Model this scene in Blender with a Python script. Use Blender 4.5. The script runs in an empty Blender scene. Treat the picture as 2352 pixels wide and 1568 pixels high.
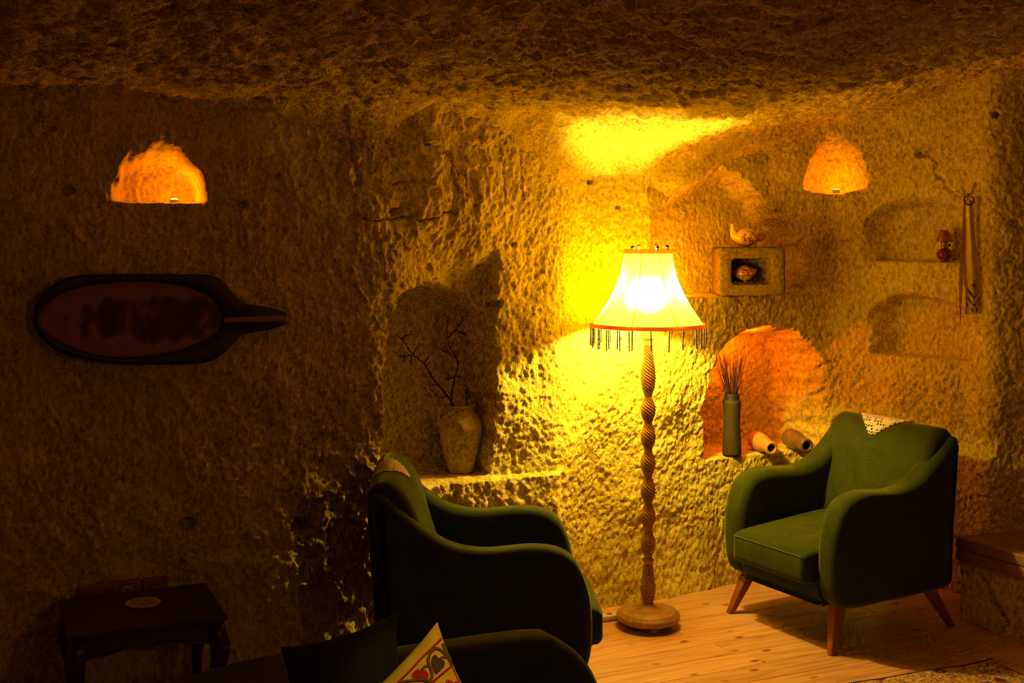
import bpy, math, random
import numpy as np
from mathutils import Vector, Matrix

random.seed(7)
RNG = np.random.default_rng(11)
SC = bpy.context.scene
COL = SC.collection
PI = math.pi

# ------------------------------------------------------------------ camera, world, exposure
F = 2700.0            # focal length in photo pixels (2352 x 1568 frame)
CX, HY = 1176.0, 540.0  # principal column, horizon row
CAMH = 1.65
cam = bpy.data.cameras.new('camera')
cam.sensor_width = 36.0
cam.lens = 36.0 * F / 2352.0
cam.shift_y = -(784.0 - HY) / 2352.0
cam.clip_start = 0.05
camo = bpy.data.objects.new('camera', cam)
camo.location = (0, 0, CAMH)
camo.rotation_euler = (PI / 2, 0, 0)
COL.objects.link(camo)
SC.camera = camo

world = bpy.data.worlds.new('world')
SC.world = world
world.use_nodes = True
world.node_tree.nodes['Background'].inputs[0].default_value = (0.0, 0.0, 0.0, 1)
world.node_tree.nodes['Background'].inputs[1].default_value = 0.0

SC.view_settings.view_transform = 'Standard'
SC.view_settings.look = 'None'
SC.view_settings.gamma = 1.0
SC.view_settings.use_curve_mapping = False
SC.view_settings.exposure = 0.88
SC.cycles.use_denoising = True
SC.cycles.use_adaptive_sampling = True
SC.cycles.adaptive_threshold = 0.05
SC.cycles.adaptive_min_samples = 12
SC.cycles.max_bounces = 6
SC.cycles.diffuse_bounces = 4
SC.cycles.glossy_bounces = 3
SC.cycles.caustics_reflective = False
SC.cycles.caustics_refractive = False
SC.cycles.sample_clamp_indirect = 4.0

# light levels (each lamp's light itself is made in its builder)
BULB_STRENGTH = 1250.0
BULB_COLOR = (1.0, 0.68, 0.20)
SHADE_EMIT = 5.8
SHADE_EMIT_COLOR = (1.0, 0.50, 0.004)
LED_COLOR = (1.0, 0.235, 0.006)
LED_W = dict(left=0.6, scoop=0.6, jar=4.0, upper=2.8)
FILL_SPOT_W = 20.0
FILL_LAMP_W = 7.0

# ------------------------------------------------------------------ helpers
def sm(x):
    x = np.clip(x, 0.0, 1.0)
    return x * x * (3 - 2 * x)

def px_pt(px, py, Y):
    return Vector(((px - CX) / F * Y, Y, CAMH - (py - HY) / F * Y))

def link(o, parent=None):
    COL.objects.link(o)
    if parent is not None:
        o.parent = parent
    return o

def mesh_obj(name, verts, faces, mat, parent=None, smooth=True):
    me = bpy.data.meshes.new(name)
    me.from_pydata([tuple(v) for v in verts], [], [tuple(f) for f in faces])
    if smooth:
        me.polygons.foreach_set('use_smooth', [True] * len(me.polygons))
    me.update()
    if mat is not None:
        me.materials.append(mat)
    return link(bpy.data.objects.new(name, me), parent)

def tag(o, label=None, cat=None, group=None, kind=None):
    if label: o['label'] = label
    if cat: o['category'] = cat
    if group: o['group'] = group
    if kind: o['kind'] = kind
    return o

def empty(name, loc=(0, 0, 0), rz=0.0, label=None, cat=None, group=None):
    o = bpy.data.objects.new(name, None)
    o.empty_display_size = 0.05
    o.location = loc
    o.rotation_euler = (0, 0, rz)
    COL.objects.link(o)
    return tag(o, label, cat, group)

def lathe_data(profile, segs=32, cap0=True, cap1=True, lobes=0, lobe_amp=0.0):
    V, Fc = [], []
    n = len(profile)
    for r, z in profile:
        for k in range(segs):
            a = 2 * PI * k / segs
            rr = r * (1 + lobe_amp * math.cos(lobes * a)) if lobes else r
            V.append((rr * math.cos(a), rr * math.sin(a), z))
    for i in range(n - 1):
        for k in range(segs):
            k2 = (k + 1) % segs
            Fc.append((i * segs + k, i * segs + k2, (i + 1) * segs + k2, (i + 1) * segs + k))
    if cap0: Fc.append(tuple(range(segs - 1, -1, -1)))
    if cap1: Fc.append(tuple((n - 1) * segs + k for k in range(segs)))
    return V, Fc

def lathe(name, profile, mat, parent=None, segs=32, loc=(0, 0, 0), **kw):
    V, Fc = lathe_data(profile, segs, **kw)
    o = mesh_obj(name, V, Fc, mat, parent)
    o.location = loc
    return o

def tube_data(pts, radii, segs=8):
    pts = [Vector(p) for p in pts]
    n = len(pts)
    if not hasattr(radii, '__len__'): radii = [radii] * n
    V, Fc = [], []
    up = Vector((0, 0, 1))
    t0 = (pts[1] - pts[0]).normalized()
    if abs(t0.dot(up)) > 0.9: up = Vector((1, 0, 0))
    side = t0.cross(up).normalized()
    for i in range(n):
        t = (pts[min(i + 1, n - 1)] - pts[max(i - 1, 0)])
        t = t.normalized() if t.length > 1e-9 else t0
        side = (side - t * side.dot(t))
        side = side.normalized() if side.length > 1e-6 else t.orthogonal().normalized()
        b = t.cross(side)
        for k in range(segs):
            a = 2 * PI * k / segs
            V.append(pts[i] + (side * math.cos(a) + b * math.sin(a)) * radii[i])
    for i in range(n - 1):
        for k in range(segs):
            k2 = (k + 1) % segs
            Fc.append((i * segs + k, i * segs + k2, (i + 1) * segs + k2, (i + 1) * segs + k))
    Fc.append(tuple(range(segs - 1, -1, -1)))
    Fc.append(tuple((n - 1) * segs + k for k in range(segs)))
    return V, Fc

def tube(name, pts, radii, mat, parent=None, segs=8):
    V, Fc = tube_data(pts, radii, segs)
    return mesh_obj(name, V, Fc, mat, parent)

def merge(parts):
    V, Fc = [], []
    for v, f in parts:
        o = len(V)
        V += [tuple(p) for p in v]
        Fc += [tuple(i + o for i in q) for q in f]
    return V, Fc

def catmull(pts, closed=True, sub=4):
    pts = [np.array(p, float) for p in pts]
    n = len(pts)
    out = []
    rng = range(n) if closed else range(n - 1)
    for i in rng:
        if closed:
            p0, p1, p2, p3 = pts[i - 1], pts[i], pts[(i + 1) % n], pts[(i + 2) % n]
        else:
            p0, p1, p2, p3 = pts[max(i - 1, 0)], pts[i], pts[i + 1], pts[min(i + 2, n - 1)]
        for s in range(sub):
            t = s / sub
            out.append(0.5 * ((2 * p1) + (-p0 + p2) * t + (2 * p0 - 5 * p1 + 4 * p2 - p3) * t * t + (-p0 + 3 * p1 - 3 * p2 + p3) * t ** 3))
    if not closed: out.append(pts[-1])
    return out

def inset_loop(loop, d):
    """move a closed counter-clockwise 2D loop inward by d along vertex normals"""
    L = np.array(loop)
    t = np.roll(L, -1, 0) - np.roll(L, 1, 0)
    t /= np.maximum(np.linalg.norm(t, axis=1, keepdims=True), 1e-9)
    nrm = np.stack([-t[:, 1], t[:, 0]], 1)
    return L + nrm * d

def ccw(loop):
    L = np.array(loop)
    a = np.sum(L[:, 0] * np.roll(L[:, 1], -1) - np.roll(L[:, 0], -1) * L[:, 1])
    return L if a > 0 else L[::-1]

def pad_data(loop, thick, b, segs=6, bulge=0.0, to3=lambda a, t, c: (a, t, c)):
    """2D closed loop extruded by thick with edges rounded by b; to3(a, t, c) places (loop x, offset, loop y)"""
    loop = ccw(loop)
    n = len(loop)
    V, Fc = [], []
    rings = []
    for k in range(segs + 1):
        a = PI / 2 * k / segs
        rings.append((b * (1 - math.sin(a)), -thick / 2 + b * (1 - math.cos(a))))
    for k in range(segs + 1):
        a = PI / 2 * (1 - k / segs)
        rings.append((b * (1 - math.sin(a)), thick / 2 - b * (1 - math.cos(a))))
    for ins, t in rings:
        L = inset_loop(loop, ins)
        V += [to3(x, t, y) for x, y in L]
    m = len(rings)
    for i in range(m - 1):
        for k in range(n):
            k2 = (k + 1) % n
            Fc.append((i * n + k, (i + 1) * n + k, (i + 1) * n + k2, i * n + k2))
    Fc.append(tuple(range(n)))
    Fc.append(tuple((m - 1) * n + k for k in range(n - 1, -1, -1)))
    return V, Fc

def box_data(x0, x1, y0, y1, z0, z1, c=0.0):
    """box with its edges chamfered by c"""
    if c <= 0:
        V = [(x, y, z) for z in (z0, z1) for y in (y0, y1) for x in (x0, x1)]
        return V, [(0, 2, 3, 1), (4, 5, 7, 6), (0, 1, 5, 4), (2, 6, 7, 3), (0, 4, 6, 2), (1, 3, 7, 5)]
    V, Fc = [], []
    rings = [(c, z0), (0, z0 + c), (0, z1 - c), (c, z1)]
    for ins, z in rings:
        i2 = ins
        a0, a1, b0, b1 = x0 + i2, x1 - i2, y0 + i2, y1 - i2
        V += [(a0 + c, b0, z), (a1 - c, b0, z), (a1, b0 + c, z), (a1, b1 - c, z), (a1 - c, b1, z), (a0 + c, b1, z), (a0, b1 - c, z), (a0, b0 + c, z)]
    for i in range(3):
        for k in range(8):
            k2 = (k + 1) % 8
            Fc.append((i * 8 + k, i * 8 + k2, (i + 1) * 8 + k2, (i + 1) * 8 + k))
    Fc.append(tuple(range(7, -1, -1)))
    Fc.append(tuple(24 + k for k in range(8)))
    return V, Fc

def box(name, dims, mat, parent=None, c=0.003):
    V, Fc = box_data(*dims, c)
    return mesh_obj(name, V, Fc, mat, parent, smooth=False)

# ------------------------------------------------------------------ materials
def new_mat(name):
    m = bpy.data.materials.new(name)
    m.use_nodes = True
    nt = m.node_tree
    return m, nt, nt.nodes['Principled BSDF']

def N(nt, typ, **kw):
    n = nt.nodes.new(typ)
    for k, v in kw.items():
        if k.startswith('i_'):
            n.inputs[k[2:].replace('_', ' ')].default_value = v
        else:
            setattr(n, k, v)
    return n

def coords(nt, scale=(1, 1, 1), rot=(0, 0, 0)):
    tc = N(nt, 'ShaderNodeTexCoord')
    mp = N(nt, 'ShaderNodeMapping')
    mp.inputs['Scale'].default_value = scale
    mp.inputs['Rotation'].default_value = rot
    nt.links.new(tc.outputs['Object'], mp.inputs[0])
    return mp.outputs[0]

def ramp(nt, src, stops):
    r = N(nt, 'ShaderNodeValToRGB')
    el = r.color_ramp.elements
    while len(el) < len(stops): el.new(0.5)
    for e, (p, c) in zip(el, stops):
        e.position = p
        e.color = (*c, 1) if len(c) == 3 else c
    nt.links.new(src, r.inputs[0])
    return r.outputs[0]

def simple(name, c0, c1=None, rough=0.6, scale=20, bump=0.0, bump_scale=None, metallic=0.0, sheen=0.0,
           sheen_tint=(1, 1, 1), spec=0.5, stretch=(1, 1, 1), coat=0.0):
    m, nt, b = new_mat(name)
    v = coords(nt, stretch)
    nz = N(nt, 'ShaderNodeTexNoise', i_Scale=scale, i_Detail=6.0, i_Roughness=0.6)
    nt.links.new(v, nz.inputs['Vector'])
    c1 = c1 or tuple(x * 0.8 for x in c0)
    nt.links.new(ramp(nt, nz.outputs[0], [(0.3, c1), (0.7, c0)]), b.inputs['Base Color'])
    b.inputs['Roughness'].default_value = rough
    b.inputs['Metallic'].default_value = metallic
    b.inputs['Specular IOR Level'].default_value = spec
    b.inputs['Coat Weight'].default_value = coat
    if sheen:
        b.inputs['Sheen Weight'].default_value = sheen
        b.inputs['Sheen Tint'].default_value = (*sheen_tint, 1)
        b.inputs['Sheen Roughness'].default_value = 0.35
    if bump:
        n2 = N(nt, 'ShaderNodeTexNoise', i_Scale=bump_scale or scale, i_Detail=4.0)
        nt.links.new(v, n2.inputs['Vector'])
        bp = N(nt, 'ShaderNodeBump', i_Strength=bump, i_Distance=0.004)
        nt.links.new(n2.outputs[0], bp.inputs['Height'])
        nt.links.new(bp.outputs[0], b.inputs['Normal'])
    return m

def rock_mat(name, c0, c1, stretch=(1, 1, 1), strength=0.9):
    m, nt, b = new_mat(name)
    v = coords(nt, stretch)
    big = N(nt, 'ShaderNodeTexNoise', i_Scale=3.0, i_Detail=3.0, i_Roughness=0.6)
    fine = N(nt, 'ShaderNodeTexNoise', i_Scale=62.0, i_Detail=4.0, i_Roughness=0.68)
    finer = N(nt, 'ShaderNodeTexNoise', i_Scale=190.0, i_Detail=2.0, i_Roughness=0.7)
    for n in (big, fine, finer): nt.links.new(v, n.inputs['Vector'])
    mixf = N(nt, 'ShaderNodeMath', operation='MULTIPLY_ADD'); mixf.inputs[1].default_value = 0.28
    nt.links.new(big.outputs[0], mixf.inputs[0])
    h2 = N(nt, 'ShaderNodeMath', operation='MULTIPLY'); h2.inputs[1].default_value = 0.72
    nt.links.new(fine.outputs[0], h2.inputs[0]); nt.links.new(h2.outputs[0], mixf.inputs[2])
    pit = tuple(x * 0.55 for x in c1)
    nt.links.new(ramp(nt, mixf.outputs[0], [(0.36, pit), (0.46, c1), (0.58, c0)]), b.inputs['Base Color'])
    b.inputs['Roughness'].default_value = 0.95
    b.inputs['Specular IOR Level'].default_value = 0.15
    hsum = N(nt, 'ShaderNodeMath', operation='ADD')
    f3 = N(nt, 'ShaderNodeMath', operation='MULTIPLY'); f3.inputs[1].default_value = 0.45
    nt.links.new(finer.outputs[0], f3.inputs[0])
    nt.links.new(fine.outputs[0], hsum.inputs[0]); nt.links.new(f3.outputs[0], hsum.inputs[1])
    bp = N(nt, 'ShaderNodeBump', i_Strength=strength, i_Distance=0.014)
    nt.links.new(hsum.outputs[0], bp.inputs['Height'])
    nt.links.new(bp.outputs[0], b.inputs['Normal'])
    return m

M = {}
M['rock'] = rock_mat('tuff_rock', (0.90, 0.78, 0.075), (0.68, 0.54, 0.045), stretch=(1, 1, 0.6))
M['rock_ceiling'] = rock_mat('tuff_rock_ceiling', (0.86, 0.70, 0.06), (0.62, 0.47, 0.035))
M['plaster'] = rock_mat('rough_plaster', (0.62, 0.44, 0.14), (0.46, 0.31, 0.09), strength=0.4)
M['velvet'] = simple('green_velvet', (0.032, 0.046, 0.0008), (0.023, 0.033, 0.0006), rough=0.85, scale=14, sheen=0.55,
                     sheen_tint=(0.72, 0.85, 0.02), spec=0.1, bump=0.15, bump_scale=400)
M['velvet_dark'] = simple('dark_olive_velvet', (0.026, 0.026, 0.003), (0.016, 0.016, 0.002), rough=0.9, scale=10, sheen=0.15,
                          sheen_tint=(0.5, 0.6, 0.1), spec=0.1, bump=0.2, bump_scale=300)
M['olive'] = simple('olive_cloth', (0.13, 0.11, 0.01), (0.09, 0.075, 0.007), rough=0.9, scale=12, spec=0.1, bump=0.2, bump_scale=300)
M['thread'] = simple('pale_thread', (0.17, 0.18, 0.02), rough=0.8, scale=300, bump=0.6, bump_scale=700)
M['legwood'] = simple('chair_leg_wood', (0.30, 0.10, 0.02), (0.20, 0.06, 0.012), rough=0.4, scale=8, stretch=(6, 6, 0.6))
M['lampwood'] = simple('turned_lamp_wood', (0.42, 0.25, 0.075), (0.26, 0.14, 0.04), rough=0.42, scale=10, stretch=(4, 4, 0.8), bump=0.2)
M['cream'] = simple('cream_socket', (0.75, 0.62, 0.32), rough=0.4)
M['braid'] = simple('brown_braid', (0.62, 0.30, 0.05), (0.36, 0.16, 0.03), rough=0.8, scale=220, bump=0.8, bump_scale=260)
M['bead'] = simple('dark_glass_bead', (0.016, 0.006, 0.004), (0.008, 0.003, 0.002), rough=0.45, scale=300, spec=0.2)
M['mush_stem'] = simple('mushroom_stem', (0.8, 0.68, 0.35), rough=0.3)
M['mush_cap'] = simple('mushroom_cap', (0.28, 0.08, 0.05), (0.12, 0.03, 0.02), rough=0.25, scale=120)
M['clay'] = rock_mat('pitted_cream_clay', (0.62, 0.50, 0.10), (0.46, 0.35, 0.06), strength=0.30)
M['twig'] = simple('dark_twig', (0.055, 0.022, 0.012), (0.03, 0.012, 0.006), rough=0.9, scale=60)
M['drytwig'] = simple('dry_red_brown_twig', (0.13, 0.045, 0.012), (0.08, 0.025, 0.008), rough=0.9, scale=80)
M['stoneware'] = simple('olive_stoneware', (0.060, 0.050, 0.005), (0.038, 0.030, 0.003), rough=0.6, spec=0.15, scale=18, bump=0.12)
M['stoneware_rim'] = simple('dark_stoneware_rim', (0.018, 0.012, 0.004), rough=0.7)
M['terracotta'] = simple('pale_terracotta', (0.56, 0.33, 0.04), (0.42, 0.22, 0.025), rough=0.7, scale=20, bump=0.15)
M['umber'] = simple('glazed_umber', (0.20, 0.12, 0.018), (0.10, 0.055, 0.010), rough=0.35, scale=26, bump=0.3)
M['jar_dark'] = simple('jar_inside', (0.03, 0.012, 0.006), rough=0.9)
M['stone'] = rock_mat('grey_stone', (0.24, 0.19, 0.035), (0.17, 0.13, 0.022), strength=0.6)
M['straw'] = simple('nest_straw', (0.22, 0.10, 0.03), (0.10, 0.04, 0.012), rough=0.9)
M['glaze'] = None
M['redglass'] = simple('red_glass', (0.30, 0.012, 0.012), (0.18, 0.006, 0.008), rough=0.1, coat=0.6)
M['amberglass'] = simple('amber_glass_shade', (0.34, 0.11, 0.03), (0.24, 0.06, 0.02), rough=0.12, coat=0.5)
M['brass'] = simple('dull_brass', (0.45, 0.28, 0.08), rough=0.35, metallic=0.9)
M['linen'] = simple('raw_linen', (0.86, 0.70, 0.20), (0.72, 0.57, 0.15), rough=0.9, scale=40, bump=0.4, bump_scale=300)
M['iron'] = simple('black_iron', (0.02, 0.014, 0.01), rough=0.5, metallic=0.3)
M['red'] = simple('red_thread', (0.50, 0.015, 0.02), (0.38, 0.01, 0.015), rough=0.85, scale=100, bump=0.5, bump_scale=300)
M['navy'] = simple('dark_blue_thread', (0.05, 0.045, 0.04), rough=0.9, scale=100)
M['brownthread'] = simple('brown_thread', (0.20, 0.10, 0.05), (0.14, 0.07, 0.03), rough=0.9, scale=100)
M['darkthread'] = simple('dark_brown_thread', (0.10, 0.05, 0.03), (0.07, 0.035, 0.02), rough=0.9, scale=100)
M['boardwood'] = simple('dark_board_wood', (0.020, 0.006, 0.004), (0.012, 0.004, 0.003), rough=0.5, scale=10, stretch=(1, 1, 6))
M['tablewood'] = simple('dark_red_mahogany', (0.045, 0.008, 0.006), (0.022, 0.004, 0.004), rough=0.32, scale=9, stretch=(0.8, 6, 6), coat=0.2)
M['ivory'] = simple('carved_ivory_resin', (0.62, 0.46, 0.22), (0.40, 0.27, 0.11), rough=0.6, scale=90, bump=0.9, bump_scale=160)
M['socketwood'] = simple('orange_wood_frame', (0.36, 0.14, 0.035), (0.26, 0.09, 0.02), rough=0.5, scale=10, stretch=(1, 1, 5))
M['socketdark'] = simple('brown_socket', (0.10, 0.035, 0.015), rough=0.4)
M['plastic'] = simple('white_plastic', (0.72, 0.66, 0.50), rough=0.35)
M['redplastic'] = simple('red_plastic', (0.55, 0.02, 0.01), rough=0.3)
M['slab'] = simple('bench_timber', (0.36, 0.19, 0.05), (0.22, 0.10, 0.025), rough=0.55, scale=8, stretch=(6, 0.7, 6), bump=0.2)
M['lace'] = simple('crochet_lace', (0.80, 0.68, 0.40), (0.66, 0.53, 0.28), rough=0.9, scale=200)
M['cottonpillow'] = simple('cream_cotton', (0.66, 0.50, 0.14), (0.58, 0.42, 0.10), rough=0.9, scale=14, bump=0.3, bump_scale=40)
M['fixture'] = simple('black_fixture', (0.03, 0.03, 0.03), rough=0.5)

def let_through(m, color, f):
    nt = m.node_tree; b = nt.nodes['Principled BSDF']; o = nt.nodes['Material Output']
    t = N(nt, 'ShaderNodeBsdfTranslucent'); t.inputs[0].default_value = (*color, 1)
    mx = N(nt, 'ShaderNodeMixShader'); mx.inputs[0].default_value = f
    nt.links.new(b.outputs[0], mx.inputs[1]); nt.links.new(t.outputs[0], mx.inputs[2]); nt.links.new(mx.outputs[0], o.inputs[0])
let_through(M['braid'], (0.5, 0.2, 0.02), 0.45)

def emit_mat(name, color, strength):
    m = bpy.data.materials.new(name)
    m.use_nodes = True
    nt = m.node_tree
    nt.nodes.clear()
    e = N(nt, 'ShaderNodeEmission', i_Strength=strength)
    e.inputs[0].default_value = (*color, 1)
    o = N(nt, 'ShaderNodeOutputMaterial')
    nt.links.new(e.outputs[0], o.inputs[0])
    return m

def wood_plank_mat():
    m, nt, b = new_mat('pine_plank')
    tc = N(nt, 'ShaderNodeTexCoord')
    oi = N(nt, 'ShaderNodeObjectInfo')
    mul = N(nt, 'ShaderNodeMath', operation='MULTIPLY'); mul.inputs[1].default_value = 60.0
    nt.links.new(oi.outputs['Random'], mul.inputs[0])
    off = N(nt, 'ShaderNodeVectorMath', operation='ADD')
    nt.links.new(tc.outputs['Object'], off.inputs[0])
    nt.links.new(mul.outputs[0], off.inputs[1])
    v = off.outputs[0]
    mp = N(nt, 'ShaderNodeMapping'); mp.inputs['Scale'].default_value = (1.2, 14, 1)
    nt.links.new(v, mp.inputs[0])
    grain = N(nt, 'ShaderNodeTexNoise', i_Scale=3.0, i_Detail=7.0, i_Roughness=0.62, i_Distortion=0.6)
    nt.links.new(mp.outputs[0], grain.inputs['Vector'])
    col = ramp(nt, grain.outputs[0], [(0.32, (0.42, 0.20, 0.05)), (0.52, (0.62, 0.35, 0.11)), (0.75, (0.70, 0.43, 0.15))])
    mp2 = N(nt, 'ShaderNodeMapping'); mp2.inputs['Scale'].default_value = (3.4, 6.5, 1)
    nt.links.new(v, mp2.inputs[0])
    vor = N(nt, 'ShaderNodeTexVoronoi', i_Scale=1.6, i_Randomness=1.0)
    nt.links.new(mp2.outputs[0], vor.inputs['Vector'])
    kn = ramp(nt, vor.outputs['Distance'], [(0.05, (1, 1, 1)), (0.16, (0, 0, 0))])
    mx = N(nt, 'ShaderNodeMix', data_type='RGBA')
    mx.inputs[7].default_value = (0.14, 0.045, 0.012, 1)
    nt.links.new(kn, mx.inputs[0]); nt.links.new(col, mx.inputs[6])
    val = N(nt, 'ShaderNodeHueSaturation')
    mr = N(nt, 'ShaderNodeMapRange'); mr.inputs[3].default_value = 0.82; mr.inputs[4].default_value = 1.12
    nt.links.new(oi.outputs['Random'], mr.inputs[0]); nt.links.new(mr.outputs[0], val.inputs['Value'])
    nt.links.new(mx.outputs[2], val.inputs['Color'])
    nt.links.new(val.outputs[0], b.inputs['Base Color'])
    b.inputs['Roughness'].default_value = 0.42
    bp = N(nt, 'ShaderNodeBump', i_Strength=0.12, i_Distance=0.003)
    nt.links.new(grain.outputs[0], bp.inputs['Height']); nt.links.new(bp.outputs[0], b.inputs['Normal'])
    return m
M['plank'] = wood_plank_mat()

# ------------------------------------------------------------------ noise for the carved rock
_T = RNG.random((256, 256)).astype(np.float64) * 2 - 1
def vnoise(x, y, seed=0):
    x = x + seed * 17.31; y = y + seed * 9.73
    xi = np.floor(x).astype(np.int64); yi = np.floor(y).astype(np.int64)
    fx = x - xi; fy = y - yi
    fx = fx * fx * fx * (fx * (fx * 6 - 15) + 10); fy = fy * fy * fy * (fy * (fy * 6 - 15) + 10)
    a = _T[xi & 255, yi & 255]; b = _T[(xi + 1) & 255, yi & 255]
    c = _T[xi & 255, (yi + 1) & 255]; d = _T[(xi + 1) & 255, (yi + 1) & 255]
    return (a * (1 - fx) + b * fx) * (1 - fy) + (c * (1 - fx) + d * fx) * fy

def fbm(x, y, octv=4, seed=0, gain=0.5):
    s = 0; amp = 1.0; f = 1.0
    for o in range(octv):
        s = s + amp * vnoise(x * f, y * f, seed + o * 3)
        amp *= gain; f *= 2.03
    return s

def ridged(x, y, octv=3, seed=0):
    s = 0; amp = 1.0; f = 1.0
    for o in range(octv):
        s = s + amp * (1 - 2 * np.abs(vnoise(x * f, y * f, seed + o * 5)))
        amp *= 0.5; f *= 2.1
    return s

# ------------------------------------------------------------------ plan of the rock wall
PLAN = np.array([(-2.95, 3.495), (-0.482, 4.505), (-0.30, 4.755), (0.20, 4.99), (0.33, 5.15), (0.67, 5.32), (1.03, 5.55), (1.33, 5.72), (1.56, 5.80),
                 (1.74, 5.72), (2.07, 5.42), (2.155, 5.285), (2.33, 5.27), (2.90, 5.17), (3.60, 4.85)])
seg = np.linalg.norm(np.diff(PLAN, axis=0), axis=1)
cum = np.concatenate([[0], np.cumsum(seg)])
LU = cum[-1]
uf = np.arange(0, LU, 0.005)
cx_ = np.interp(uf, cum, PLAN[:, 0]); cy_ = np.interp(uf, cum, PLAN[:, 1])
ker = np.exp(-0.5 * (np.arange(-30, 31) * 0.005 / 0.035) ** 2); ker /= ker.sum()
def smooth1(a):
    p = np.concatenate([2 * a[0] - a[30:0:-1], a, 2 * a[-1] - a[-2:-32:-1]])
    return np.convolve(p, ker, 'valid')
cx_ = smooth1(cx_); cy_ = smooth1(cy_)
tx = np.gradient(cx_); ty = np.gradient(cy_)
tl = np.hypot(tx, ty); tx /= tl; ty /= tl
nx, ny = ty, -tx                      # into the room
PXS = CX + F * cx_ / cy_
_vis = (np.arange(len(uf)) > 10) & (PXS > -300) & (PXS < 2600)
_iu = np.where(_vis)[0]

def u_of(px):
    return float(np.interp(px, PXS[_iu], uf[_iu]))
def plan_at(u):
    return (float(np.interp(u, uf, cx_)), float(np.interp(u, uf, cy_)), float(np.interp(u, uf, nx)), float(np.interp(u, uf, ny)))
def z_of(px, py):
    x, y, _, _ = plan_at(u_of(px))
    return CAMH - (py - HY) / F * y
def wall_pt(px, py, inward=0.0):
    x, y, a, b = plan_at(u_of(px))
    return Vector((x + a * inward, y + b * inward, CAMH - (py - HY) / F * y))

# heights of niche floors
Z_LEFT_LIGHT = 1.765
Z_VASE = 0.66
Z_UPPER = 1.362
Z_JAR = 0.600
Z_SCOOP = 1.862

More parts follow.
